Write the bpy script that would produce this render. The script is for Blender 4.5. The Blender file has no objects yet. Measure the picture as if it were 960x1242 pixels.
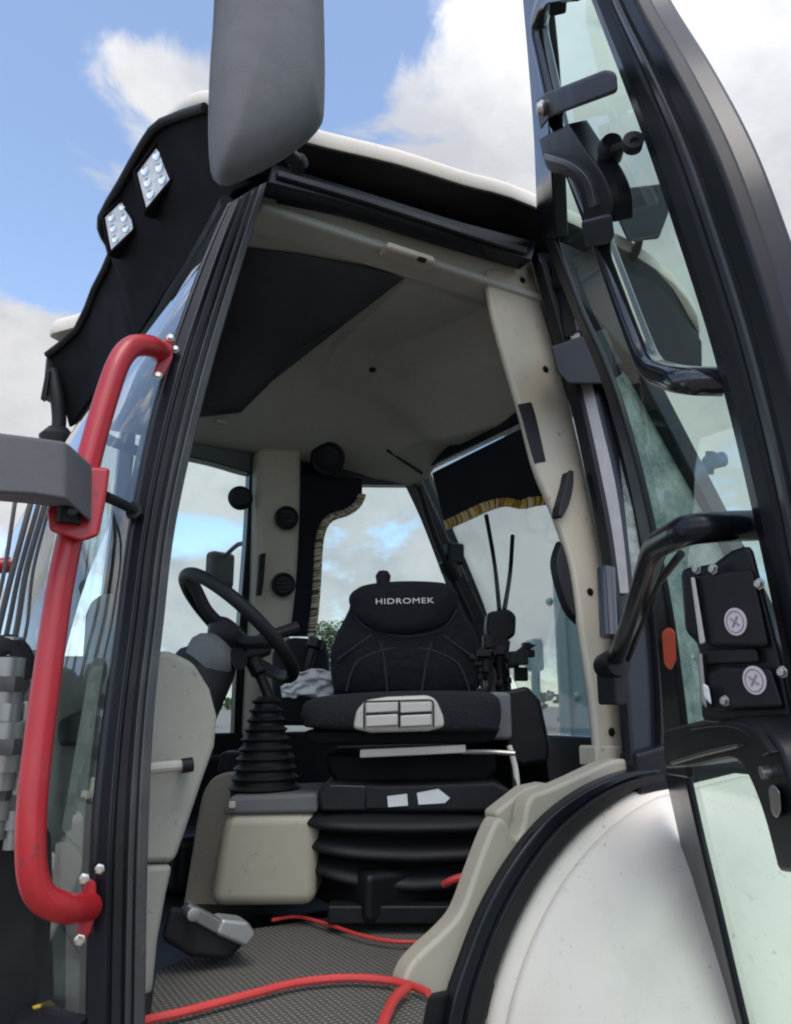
import bpy, bmesh, math, random
from mathutils import Vector, Matrix, noise
random.seed(7)
scene = bpy.context.scene
COL = scene.collection
R = math.radians
def V(*a): return Vector(a)

# ------------------------------------------------------------------ camera
IW, IH, F = 960, 1242, 935.0
CZ = 1.65                                   # lens height above the ground
C = V(0, -1.32, CZ)
PITCH, YAW = R(14), R(30)
FH = V(math.sin(YAW), math.cos(YAW), 0)     # level forward
CR = V(math.cos(YAW), -math.sin(YAW), 0)
UP = V(0, 0, 1)
CF = FH*math.cos(PITCH) + UP*math.sin(PITCH)
CU = UP*math.cos(PITCH) - FH*math.sin(PITCH)
def ray(x, y): return CF + CR*((x-480)/F) + CU*((621-y)/F)
def hit(x, y, p, n):
    d = ray(x, y); return C + d*((p-C).dot(n)/d.dot(n))
def pY(x, y, v): return hit(x, y, V(0, v, 0), V(0, 1, 0))
def pX(x, y, v): return hit(x, y, V(v, 0, 0), V(1, 0, 0))
def pZ(x, y, v): return hit(x, y, V(0, 0, v), V(0, 0, 1))
def pK(x, y, d): return hit(x, y, C+FH*d, FH)        # upright plane across the seat, d metres ahead
LEAN = .14
ZB = CZ-.2                                   # belt height: the sides lean inwards above it
def pS(x, y, off=0):                         # left side of the cab
    n = V(0, 1, -LEAN)
    p = hit(x, y, V(0, off, ZB), n)
    return p if p.z > ZB else pY(x, y, off)
WID = 1.5
def pF(x, y, off=0):                         # right side of the cab, mirrored
    n = V(0, 1, LEAN)
    p = hit(x, y, V(0, WID+off, ZB), n)
    return p if p.z > ZB else pY(x, y, WID+off)
def pR(x, y, off=0):                         # sloping rear face
    return hit(x, y, V(1.59+off, 0, CZ+.91), V(1, 0, .67))
H1, H0 = pS(652, 290), pY(792, 932, 0)       # hinge axis, top and bottom
HAX = (H1-H0).normalized()
PE = V(-1, 0, 0); PE = (PE-HAX*PE.dot(HAX)).normalized()
QE = PE.cross(HAX)
if QE.y > 0: QE = -QE
PHI = R(51)
DD = PE*math.cos(PHI) + QE*math.sin(PHI)     # along the open door, away from the hinge
DN = HAX.cross(DD).normalized()
if DN.dot(C-H1) < 0: DN = -DN                # towards the camera = inner face of the door
def pD(x, y, off=0): return hit(x, y, H1+DN*off, DN)

# ------------------------------------------------------------------ materials
def mat(name, col, rough=.5, metal=0, var=.12, scale=30, bump=0, bscale=200, spec=.5, coat=0, dirt=0, dirtcol=(.25,.2,.15), speck=0, speckcol=(.2,.16,.12), sscale=90, crease=0):
    m = bpy.data.materials.new(name); m.use_nodes = True
    nt = m.node_tree; N = nt.nodes; L = nt.links; b = N['Principled BSDF']
    b.inputs['Metallic'].default_value = metal
    b.inputs['Specular IOR Level'].default_value = spec
    b.inputs['Coat Weight'].default_value = coat
    tc = N.new('ShaderNodeTexCoord')
    nz = N.new('ShaderNodeTexNoise'); nz.inputs['Scale'].default_value = scale; nz.inputs['Detail'].default_value = 5
    L.new(tc.outputs['Object'], nz.inputs['Vector'])
    mx = N.new('ShaderNodeMix'); mx.data_type = 'RGBA'
    mx.inputs[6].default_value = (*[c*(1-var) for c in col], 1); mx.inputs[7].default_value = (*[min(1, c*(1+var)) for c in col], 1)
    L.new(nz.outputs['Fac'], mx.inputs[0])
    out = mx.outputs[2]
    if dirt:
        n2 = N.new('ShaderNodeTexNoise'); n2.inputs['Scale'].default_value = 6; n2.inputs['Detail'].default_value = 9; n2.inputs['Roughness'].default_value = .7
        L.new(tc.outputs['Object'], n2.inputs['Vector'])
        rp = N.new('ShaderNodeValToRGB'); rp.color_ramp.elements[0].position = .5; rp.color_ramp.elements[1].position = .75
        rp.color_ramp.elements[1].color = (dirt, dirt, dirt, 1)
        L.new(n2.outputs['Fac'], rp.inputs['Fac'])
        m2 = N.new('ShaderNodeMix'); m2.data_type = 'RGBA'; m2.inputs[7].default_value = (*dirtcol, 1)
        L.new(rp.outputs['Color'], m2.inputs[0]); L.new(out, m2.inputs[6]); out = m2.outputs[2]
    if speck:
        n5 = N.new('ShaderNodeTexNoise'); n5.inputs['Scale'].default_value = sscale; n5.inputs['Detail'].default_value = 2
        L.new(tc.outputs['Object'], n5.inputs['Vector'])
        n6 = N.new('ShaderNodeTexNoise'); n6.inputs['Scale'].default_value = sscale*.13; n6.inputs['Detail'].default_value = 3
        L.new(tc.outputs['Object'], n6.inputs['Vector'])
        r5 = N.new('ShaderNodeMapRange'); r5.inputs['From Min'].default_value = .64; r5.inputs['From Max'].default_value = .72; r5.inputs['To Max'].default_value = speck
        r6 = N.new('ShaderNodeMapRange'); r6.inputs['From Min'].default_value = .42; r6.inputs['From Max'].default_value = .6
        L.new(n5.outputs['Fac'], r5.inputs['Value']); L.new(n6.outputs['Fac'], r6.inputs['Value'])
        mm = N.new('ShaderNodeMath'); mm.operation = 'MULTIPLY'; L.new(r5.outputs[0], mm.inputs[0]); L.new(r6.outputs[0], mm.inputs[1])
        m5 = N.new('ShaderNodeMix'); m5.data_type = 'RGBA'; m5.inputs[7].default_value = (*speckcol, 1)
        L.new(mm.outputs[0], m5.inputs[0]); L.new(out, m5.inputs[6]); out = m5.outputs[2]
    L.new(out, b.inputs['Base Color'])
    mr = N.new('ShaderNodeMapRange'); mr.inputs['To Min'].default_value = max(.02, rough*.8); mr.inputs['To Max'].default_value = min(1, rough*1.25)
    n3 = N.new('ShaderNodeTexNoise'); n3.inputs['Scale'].default_value = scale*.35; n3.inputs['Detail'].default_value = 6
    L.new(tc.outputs['Object'], n3.inputs['Vector'])
    L.new(n3.outputs['Fac'], mr.inputs['Value']); L.new(mr.outputs['Result'], b.inputs['Roughness'])
    if bump:
        n4 = N.new('ShaderNodeTexNoise'); n4.inputs['Scale'].default_value = bscale; n4.inputs['Detail'].default_value = 3
        L.new(tc.outputs['Object'], n4.inputs['Vector'])
        bp = N.new('ShaderNodeBump'); bp.inputs['Strength'].default_value = bump; bp.inputs['Distance'].default_value = .004
        L.new(n4.outputs['Fac'], bp.inputs['Height']); L.new(bp.outputs['Normal'], b.inputs['Normal'])
        if crease:
            n7 = N.new('ShaderNodeTexNoise'); n7.inputs['Scale'].default_value = 9; n7.inputs['Detail'].default_value = 3; n7.inputs['Distortion'].default_value = 1.2
            L.new(tc.outputs['Object'], n7.inputs['Vector'])
            b7 = N.new('ShaderNodeBump'); b7.inputs['Strength'].default_value = crease; b7.inputs['Distance'].default_value = .03
            L.new(n7.outputs['Fac'], b7.inputs['Height']); L.new(b7.outputs['Normal'], bp.inputs['Normal'])
    return m
def glass(name, tint, refl=1.0, dust_sheen=.03):
    m = bpy.data.materials.new(name); m.use_nodes = True
    nt = m.node_tree; N = nt.nodes; L = nt.links; N.remove(N['Principled BSDF'])
    out = N['Material Output']
    tr = N.new('ShaderNodeBsdfTransparent'); tr.inputs[0].default_value = (*tint, 1)
    gl = N.new('ShaderNodeBsdfGlossy'); gl.inputs['Roughness'].default_value = .015
    fr = N.new('ShaderNodeFresnel'); fr.inputs['IOR'].default_value = 1.5
    mu = N.new('ShaderNodeMath'); mu.operation = 'MULTIPLY'; mu.inputs[1].default_value = refl; mu.use_clamp = True
    L.new(fr.outputs[0], mu.inputs[0])
    m1 = N.new('ShaderNodeMixShader'); L.new(mu.outputs[0], m1.inputs[0]); L.new(tr.outputs[0], m1.inputs[1]); L.new(gl.outputs[0], m1.inputs[2])
    df = N.new('ShaderNodeBsdfDiffuse'); df.inputs[0].default_value = (.45, .5, .46, 1)
    tc = N.new('ShaderNodeTexCoord'); nz = N.new('ShaderNodeTexNoise'); nz.inputs['Scale'].default_value = 7; nz.inputs['Detail'].default_value = 8; nz.inputs['Roughness'].default_value = .75
    L.new(tc.outputs['Object'], nz.inputs['Vector'])
    mr = N.new('ShaderNodeMapRange'); mr.inputs['From Min'].default_value = .35; mr.inputs['From Max'].default_value = .8
    mr.inputs['To Min'].default_value = dust_sheen*.3; mr.inputs['To Max'].default_value = dust_sheen*2.5
    L.new(nz.outputs['Fac'], mr.inputs['Value'])
    m2 = N.new('ShaderNodeMixShader'); L.new(mr.outputs[0], m2.inputs[0]); L.new(m1.outputs[0], m2.inputs[1]); L.new(df.outputs[0], m2.inputs[2])
    L.new(m2.outputs[0], out.inputs[0])
    return m
M = dict(
 black=mat('black_paint', (.008,.009,.013), .24, spec=.32, dirt=.12, dirtcol=(.06,.055,.05)),
 satin=mat('satin_black', (.009,.009,.011), .42, spec=.24, dirt=.2, dirtcol=(.06,.055,.05)),
 rubber=mat('black_rubber', (.012,.012,.014), .55, spec=.22, bump=.1, dirt=.2, dirtcol=(.08,.075,.07)),
 dplastic=mat('dark_plastic', (.013,.013,.015), .5, spec=.25, bump=.15, bscale=400),
  armgrey=mat('dark_grey_arm_plastic', (.085,.085,.09), .65, bump=.25, bscale=500, dirt=.25, dirtcol=(.13,.12,.11)),
 deep=mat('deep_black_plastic', (.005,.005,.006), .7, spec=.12),
 grey=mat('grey_textured_plastic', (.15,.15,.155), .85, spec=.2, bump=.35, bscale=400, dirt=.2, dirtcol=(.16,.15,.14)),
 edge=mat('grey_weathered_trim', (.045,.045,.047), .28, spec=.4, dirt=.3, dirtcol=(.2,.18,.16)),
 beige=mat('beige_plastic', (.41,.365,.285), .5, var=.05, scale=12, bump=.08, bscale=500, dirt=.45, dirtcol=(.25,.215,.155), speck=.6, speckcol=(.15,.12,.09), sscale=60),
 dash=mat('grey_beige_dash_plastic', (.34,.325,.275), .5, var=.05, scale=12, bump=.08, bscale=500, dirt=.45, dirtcol=(.22,.2,.16), speck=.6, speckcol=(.14,.12,.1), sscale=60),
 liner=mat('headliner_fabric', (.41,.395,.35), .85, var=.06, scale=60, bump=.15, bscale=700, spec=.2, dirt=.3, dirtcol=(.25,.22,.18)),
 darkliner=mat('dark_roof_panel', (.055,.06,.068), .6, var=.1),
 white=mat('cream_white_paint', (.75,.68,.585), .55, var=.04, scale=8, spec=.3, dirt=.35, dirtcol=(.52,.45,.36), speck=.55, speckcol=(.30,.25,.2), sscale=70),
 red=mat('red_paint', (.37,.008,.014), .40, coat=.15, var=.15, scale=18, bump=.08, bscale=60, dirt=.35, dirtcol=(.27,.05,.045), speck=.7, speckcol=(.10,.03,.03), sscale=60),
 orange=mat('orange_red_plastic', (.75,.09,.03), .45),
 cord=mat('red_cord_sheath', (.60,.05,.045), .5, bump=.3, bscale=300),
 fabric=mat('black_seat_fabric', (.013,.013,.016), .85, var=.5, scale=500, bump=.5, bscale=600, spec=.2, crease=.5),
 cushion=mat('black_knit_fabric', (.017,.017,.02), .9, var=.7, scale=350, bump=.8, bscale=350, spec=.2, crease=.3, speck=.6, speckcol=(.08,.075,.07), sscale=160),
 seam=mat('seat_stitching', (.022,.022,.026), .8),
 silver=mat('silver_beige_plastic', (.48,.45,.40), .4, var=.05),
 steel=mat('worn_steel', (.45,.44,.42), .35, metal=.9, dirt=.4, dirtcol=(.2,.17,.13)),
 zinc=mat('zinc_bolt', (.6,.57,.5), .3, metal=.9),
 alu=mat('cast_grey_metal', (.30,.30,.29), .38, metal=.85, dirt=.5, dirtcol=(.12,.11,.1)),
 post=mat('grey_steel_paint', (.28,.37,.37), .5, var=.08, scale=8, dirt=.35, dirtcol=(.16,.19,.19)),
 letter=mat('white_print', (.7,.7,.68), .5),
 cloth=mat('white_rag_cloth', (.62,.62,.63), .85, bump=.3, bscale=80),
 curtain=mat('dark_navy_curtain_cloth', (.012,.014,.02), .85, bump=.3, bscale=300, spec=.15),
 pedal=mat('pedal_metal', (.42,.42,.4), .45, metal=.7, dirt=.4, dirtcol=(.15,.14,.13)),
 tyre=mat('tyre_rubber', (.02,.02,.021), .8, bump=.4, bscale=120, dirt=.5, dirtcol=(.12,.1,.08)),
 lens=mat('lamp_lens_facets', (.70,.70,.74), .3, metal=0, var=.3, scale=55, bump=.6, bscale=120),
 sticker=mat('pale_round_sticker', (.60,.52,.53), .45, var=.05),
 yellow=mat('yellow_label', (.6,.42,.04), .5),
 bark=mat('tree_bark', (.07,.055,.04), .9, bump=.6, bscale=20),
 leaf=mat('tree_leaves', (.05,.085,.022), .6, var=.45, scale=.9),
 glass=glass('green_tinted_glass', (.66,.82,.75), .25, .012),
 gloss=mat('gloss_black_tube_paint', (.014,.015,.02), .18, coat=.5, dirt=.1, dirtcol=(.06,.055,.05)),
 print=mat('faded_print', (.30,.23,.24), .6),
 dull=mat('dull_bare_steel', (.30,.275,.26), .5, metal=.7, var=.2, dirt=.5, dirtcol=(.15,.12,.1)),
 chrome=mat('lamp_chrome', (.75,.75,.76), .12, metal=1, var=.05),
 yellowled=mat('led_chip', (.72,.66,.42), .4),
 sheen_glass=glass('sheen_green_glass', (.42,.66,.60), 1.2, .40),  # heavy diffuse film paints the teal sky reflection on the quarter window
 clear=glass('windscreen_glass', (.84,.92,.90), 3.2, .02),
 pane=glass('cab_window_glass', (.90,.96,.96), .5, .012),
)
# woven floor mat: fine ribs
def mat_rib():
    m = mat('ribbed_floor_mat', (.34,.315,.26), .8, dirt=.9, dirtcol=(.34,.31,.25))
    nt = m.node_tree; N = nt.nodes; L = nt.links; b = N['Principled BSDF']
    tc = N.new('ShaderNodeTexCoord')
    w1 = N.new('ShaderNodeTexWave'); w1.inputs['Scale'].default_value = 27; w1.bands_direction = 'X'
    w2 = N.new('ShaderNodeTexWave'); w2.inputs['Scale'].default_value = 27; w2.bands_direction = 'Y'
    for w in (w1, w2): L.new(tc.outputs['Object'], w.inputs['Vector'])
    mu = N.new('ShaderNodeMath'); mu.operation = 'MULTIPLY'
    L.new(w1.outputs['Fac'], mu.inputs[0]); L.new(w2.outputs['Fac'], mu.inputs[1])
    bp = N.new('ShaderNodeBump'); bp.inputs['Strength'].default_value = 1; bp.inputs['Distance'].default_value = .006
    L.new(mu.outputs[0], bp.inputs['Height']); L.new(bp.outputs['Normal'], b.inputs['Normal'])
    old = b.inputs['Base Color'].links[0].from_socket
    mx = N.new('ShaderNodeMix'); mx.data_type = 'RGBA'; mx.inputs[6].default_value = (.085,.08,.068,1)
    L.new(mu.outputs[0], mx.inputs[0]); L.new(old, mx.inputs[7]); L.new(mx.outputs[2], b.inputs['Base Color'])
    return m
M['mat'] = mat_rib()
# fringe: gold, cream and dark strands in turn
def stripes(name, cols, scale):
    m = bpy.data.materials.new(name); m.use_nodes = True
    nt = m.node_tree; N = nt.nodes; L = nt.links; b = N['Principled BSDF']; b.inputs['Roughness'].default_value = .6
    g = N.new('ShaderNodeNewGeometry')
    rp = N.new('ShaderNodeValToRGB'); rp.color_ramp.interpolation = 'CONSTANT'
    rp.color_ramp.elements[0].color = (*cols[0], 1); rp.color_ramp.elements[1].color = (*cols[1], 1); rp.color_ramp.elements[1].position = .34
    e = rp.color_ramp.elements.new(.67); e.color = (*cols[2], 1)
    L.new(g.outputs['Random Per Island'], rp.inputs['Fac']); L.new(rp.outputs['Color'], b.inputs['Base Color'])
    return m
M['fringe_gold'] = stripes('gold_fringe_yarn', ((.55,.33,.04),(.62,.5,.3),(.16,.09,.02)), 1)
M['fringe_pale'] = stripes('cream_fringe_yarn', ((.5,.4,.24),(.62,.58,.46),(.10,.07,.03)), 1)
def mat_ground():
    m = mat('gravel_yard', (.19,.17,.145), .95, var=.35, scale=3, bump=1, bscale=25, dirt=.6, dirtcol=(.12,.1,.08))
    return m
M['ground'] = mat_ground()

# ------------------------------------------------------------------ mesh helpers
WORLD = {}                                   # world origin of every parent
def obj(name, bm, m, parent=None, bevel=0, seg=2, ang=35, sub=0, origin=None, smooth=True):
    bmesh.ops.recalc_face_normals(bm, faces=bm.faces[:])
    if origin is None:
        lo = Vector([min(v.co[i] for v in bm.verts) for i in range(3)]); hi = Vector([max(v.co[i] for v in bm.verts) for i in range(3)])
        origin = (lo+hi)/2
        if parent is None: origin.z = lo.z
    bmesh.ops.translate(bm, verts=bm.verts[:], vec=-origin)
    me = bpy.data.meshes.new(name); bm.to_mesh(me); bm.free()
    for k in (m if isinstance(m, (list, tuple)) else [m]): me.materials.append(M[k])
    if smooth:
        me.shade_smooth()
        if not bevel: me.set_sharp_from_angle(angle=R(ang))
    o = bpy.data.objects.new(name, me); COL.objects.link(o)
    WORLD[o] = origin
    if parent is not None:
        o.parent = parent; o.location = origin-WORLD[parent]
    else: o.location = origin
    if bevel:
        b = o.modifiers.new('bevel', 'BEVEL'); b.width = bevel; b.segments = seg; b.limit_method = 'ANGLE'; b.angle_limit = R(30); b.harden_normals = True
    if sub:
        s = o.modifiers.new('subsurf', 'SUBSURF'); s.levels = sub; s.render_levels = sub
    return o
def tag(o, label, cat=None, group=None, kind=None):
    if label: o['label'] = label
    if cat: o['category'] = cat
    if group: o['group'] = group
    if kind: o['kind'] = kind
    return o
def empty(name, loc, label, cat, group=None):
    o = bpy.data.objects.new(name, None); COL.objects.link(o); o.location = loc; o.empty_display_size = .2
    WORLD[o] = Vector(loc); return tag(o, label, cat, group)
def B(): return bmesh.new()
def prism(bm, pts, vec):
    a = [bm.verts.new(p) for p in pts]; b = [bm.verts.new(p+vec) for p in pts]
    n = len(pts); bm.faces.new(a); bm.faces.new(b[::-1])
    for i in range(n): bm.faces.new((a[i], b[i], b[(i+1)%n], a[(i+1)%n]))
    return bm
def cr(pts, n=6, closed=False):              # smooth curve through points
    pts = [Vector(p) for p in pts]; out = []; m = len(pts)
    for i in range(m if closed else m-1):
        if closed: p0, p1, p2, p3 = pts[i-1], pts[i], pts[(i+1)%m], pts[(i+2)%m]
        else: p0, p1, p2, p3 = pts[max(i-1, 0)], pts[i], pts[i+1], pts[min(i+2, m-1)]
        for k in range(n):
            t = k/n
            out.append(.5*((2*p1)+(p2-p0)*t+(2*p0-5*p1+4*p2-p3)*t*t+(3*p1-p0-3*p2+p3)*t**3))
    if not closed: out.append(pts[-1])
    return out
def ribbon(bm, left, right, vec):            # band between two edges, given thickness
    n = len(left); rows = []
    for l, r in zip(left, right):
        rows.append([bm.verts.new(q) for q in (l, r, r+vec, l+vec)])
    for i in range(n-1):
        for k in range(4):
            bm.faces.new((rows[i][k], rows[i][(k+1)%4], rows[i+1][(k+1)%4], rows[i+1][k]))
    bm.faces.new(rows[0][::-1]); bm.faces.new(rows[-1])
    return bm
def fillet(pts, rad, n=6):
    pts = [Vector(p) for p in pts]; out = [pts[0]]
    for i in range(1, len(pts)-1):
        a, b, c = pts[i-1], pts[i], pts[i+1]
        d1 = min(rad, (a-b).length*.48); d2 = min(rad, (c-b).length*.48)
        p, q = b+(a-b).normalized()*d1, b+(c-b).normalized()*d2
        for k in range(n+1):
            t = k/n; out.append(p*(1-t)**2+b*2*t*(1-t)+q*t*t)
    out.append(pts[-1]); return out
def tube(bm, path, r, n=14, closed=False, flat=1.0, flatdir=None):
    path = [Vector(p) for p in path]; m = len(path)
    rad = r if isinstance(r, (list, tuple)) else [r]*m
    t0 = (path[1]-path[0]).normalized()
    nrm = t0.orthogonal().normalized() if flatdir is None else (flatdir-t0*flatdir.dot(t0)).normalized()
    rings = []
    for i, p in enumerate(path):
        if closed: t = (path[(i+1)%m]-path[i-1]).normalized()
        else: t = (path[min(i+1, m-1)]-path[max(i-1, 0)]).normalized()
        nrm = (nrm-t*nrm.dot(t)).normalized(); bi = t.cross(nrm)
        rings.append([bm.verts.new(p+(nrm*math.cos(2*math.pi*k/n)*flat+bi*math.sin(2*math.pi*k/n))*rad[i]) for k in range(n)])
    for i in range(m if closed else m-1):
        a, b = rings[i], rings[(i+1)%m]
        for k in range(n): bm.faces.new((a[k], a[(k+1)%n], b[(k+1)%n], b[k]))
    if not closed: bm.faces.new(rings[0][::-1]); bm.faces.new(rings[-1])
    return bm
def lathe(bm, prof, o, ax, n=28):
    ax = ax.normalized(); e1 = ax.orthogonal().normalized(); e2 = ax.cross(e1); rings = []
    for r, h in prof:
        if r < 1e-5: rings.append([bm.verts.new(o+ax*h)])
        else: rings.append([bm.verts.new(o+ax*h+(e1*math.cos(2*math.pi*k/n)+e2*math.sin(2*math.pi*k/n))*r) for k in range(n)])
    for a, b in zip(rings, rings[1:]):
        for k in range(n):
            q = []
            for v in (a[k%len(a)], a[(k+1)%len(a)], b[(k+1)%len(b)], b[k%len(b)]):
                if v not in q: q.append(v)
            if len(q) > 2: bm.faces.new(q)
    if len(rings[0]) > 1: bm.faces.new(rings[0][::-1])
    if len(rings[-1]) > 1: bm.faces.new(rings[-1])
    return bm
def box(bm, c, ax, ay, az):                  # half-axes
    v = {}
    for i in (-1, 1):
        for j in (-1, 1):
            for k in (-1, 1): v[i,j,k] = bm.verts.new(c+ax*i+ay*j+az*k)
    for q in (((-1,-1,-1),(-1,-1,1),(-1,1,1),(-1,1,-1)), ((1,-1,-1),(1,1,-1),(1,1,1),(1,-1,1)), ((-1,-1,-1),(1,-1,-1),(1,-1,1),(-1,-1,1)),
              ((-1,1,-1),(-1,1,1),(1,1,1),(1,1,-1)), ((-1,-1,-1),(-1,1,-1),(1,1,-1),(1,-1,-1)), ((-1,-1,1),(1,-1,1),(1,1,1),(-1,1,1))):
        bm.faces.new([v[k] for k in q])
    return bm
def abox(bm, x0, x1, y0, y1, z0, z1):
    return box(bm, V((x0+x1)/2, (y0+y1)/2, (z0+z1)/2), V((x1-x0)/2, 0, 0), V(0, (y1-y0)/2, 0), V(0, 0, (z1-z0)/2))
def loft(bm, loops, cap=True):
    rs = [[bm.verts.new(p) for p in l] for l in loops]; n = len(rs[0])
    for a, b in zip(rs, rs[1:]):
        for k in range(n): bm.faces.new((a[k], a[(k+1)%n], b[(k+1)%n], b[k]))
    if cap: bm.faces.new(rs[0][::-1]); bm.faces.new(rs[-1])
    return bm
def sheet(bm, rows):                         # grid of points to an open surface
    g = [[bm.verts.new(p) for p in r] for r in rows]
    for i in range(len(g)-1):
        for j in range(len(g[0])-1): bm.faces.new((g[i][j], g[i][j+1], g[i+1][j+1], g[i+1][j]))
    return bm
def bolt(name, p, ax, r, parent, m='zinc', h=.008):
    return obj(name, lathe(B(), [(r*1.35, 0), (r*1.35, h*.2), (r, h*.3), (r, h), (r*.8, h*1.15), (0, h*1.15)], p, ax, 6), m, parent)
YN = V(0, 1, 0)

# ================================================================== THE MACHINE
ROOT = empty('backhoe_loader', (1.0, .75, 0), 'cream and black backhoe loader seen into its cab through the open door', 'backhoe loader')
FZ = CZ-.5                                   # cab floor height

# ---- left front pillar: a glass-side band, two grooved bands and a grey lip on the door side
pl_out = [(276,246),(240,330),(192,470),(160,620),(141,760),(122,900),(109,1050),(104,1320)]
pl_in  = [(326,218),(301,300),(257,450),(217,620),(199,760),(187,880),(180,1050),(176,1320)]
def band(f0, f1, off0, off1, n=8):
    l = cr([pS(a[0]+(b[0]-a[0])*f0, a[1]+(b[1]-a[1])*f0, off0) for a, b in zip(pl_out, pl_in)], n)
    r = cr([pS(a[0]+(b[0]-a[0])*f1, a[1]+(b[1]-a[1])*f1, off1) for a, b in zip(pl_out, pl_in)], n)
    return l, r
pil = obj('front_pillar', ribbon(B(), *band(0, .98, .012, .012), V(0, .075, 0)), 'black', ROOT, bevel=.006)
obj('pillar_rounding', ribbon(B(), *band(.03, .36, .016, .0), V(0, .02, 0)), 'black', pil, bevel=.006, seg=3)
obj('door_seal', ribbon(B(), *band(.42, .60, .0, .0), V(0, .02, 0)), 'rubber', pil, bevel=.004)
obj('seal_lip', ribbon(B(), *band(.66, .76, -.004, .004), V(0, .02, 0)), 'edge', pil, bevel=.003)
obj('trim_strip', ribbon(B(), *band(.80, 1.0, .003, .006), V(0, .05, 0)), 'edge', pil, bevel=.004)

# ---- door header
hd_top = [(330,196),(480,243),(560,268),(652,292)]
hd_bot = [(326,222),(420,246),(540,284),(646,316)]
hdr = obj('door_header', ribbon(B(), cr([pS(*p, .005) for p in hd_top]), cr([pS(*p, .01) for p in hd_bot]), V(0, .06, 0)), 'black', ROOT, bevel=.005)
obj('seal_strip', ribbon(B(), cr([pS(x, y, -.004) for x, y in ((338,206),(440,236),(560,275),(640,300))]), cr([pS(x, y, -.002) for x, y in ((338,213),(440,243),(560,282),(640,307))]), V(0, .012, 0)), 'edge', hdr, bevel=.002)
obj('header_trim', ribbon(B(), cr([pS(x, y, .06) for x, y in ((338,234),(440,258),(540,288),(628,314))]), cr([pS(x, y, .07) for x, y in ((340,242),(440,266),(540,297),(626,322))]), V(0, .03, .0)), 'satin', hdr, bevel=.003)
# beam between header and roof
# ---- roof cap
front = [pY(60,410,1.25), pY(100,392,1.12), pY(124,345,1.0), pY(140,305,.86), pY(136,262,.77), pY(160,218,.66), pY(204,148,.42), pY(248,126,.26), pY(300,146,.17)]
left = [pY(372,172,.15), pY(480,198,.15), pY(560,223,.15), pY(648,250,.15), V(1.80,.15,CZ+1.33), V(2.02,.18,CZ+1.18)]
rear = [V(2.10,.45,CZ+1.14), V(2.12,.8,CZ+1.14), V(2.08,1.2,CZ+1.14)]
right = [V(1.8,1.3,CZ+1.2), V(1.2,1.32,CZ+1.25), V(.7,1.31,CZ+1.22), V(.4,1.29,CZ+1.16)]
loop = cr(front+left+rear+right, 4, True)
cen = V(1.2, .75, 0); ZM = CZ+1.36
def ring(inset, dz, keep=0):
    return [Vector(((p.x-cen.x)*(1-inset)+cen.x, (p.y-cen.y)*(1-inset)+cen.y, p.z*(1-inset)+ZM*inset+dz)) for p in loop]
roof = obj('roof', loft(B(), [ring(.9,.05), ring(.3,.03), ring(.05,.012), ring(.004,.002), ring(0,.008), ring(.001,.034), ring(.012,.05), ring(.10,.066), ring(.4,.09), ring(.8,.10)]), 'white', ROOT, ang=60)
lb_ = cr(front[-1:]+left, 4)
lo_ = cr([pS(x, y, .03) for x, y in ((300,214),(372,214),(480,246),(560,270),(648,296))]+[V(1.80,.17,CZ+1.12), V(2.02,.19,CZ+1.0)], 4)
obj('roof_side_beam', ribbon(B(), [p+V(0,.004,-.001) for p in lb_], lo_, V(0,.05,-.004)), 'satin', ROOT, bevel=.004)
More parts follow.
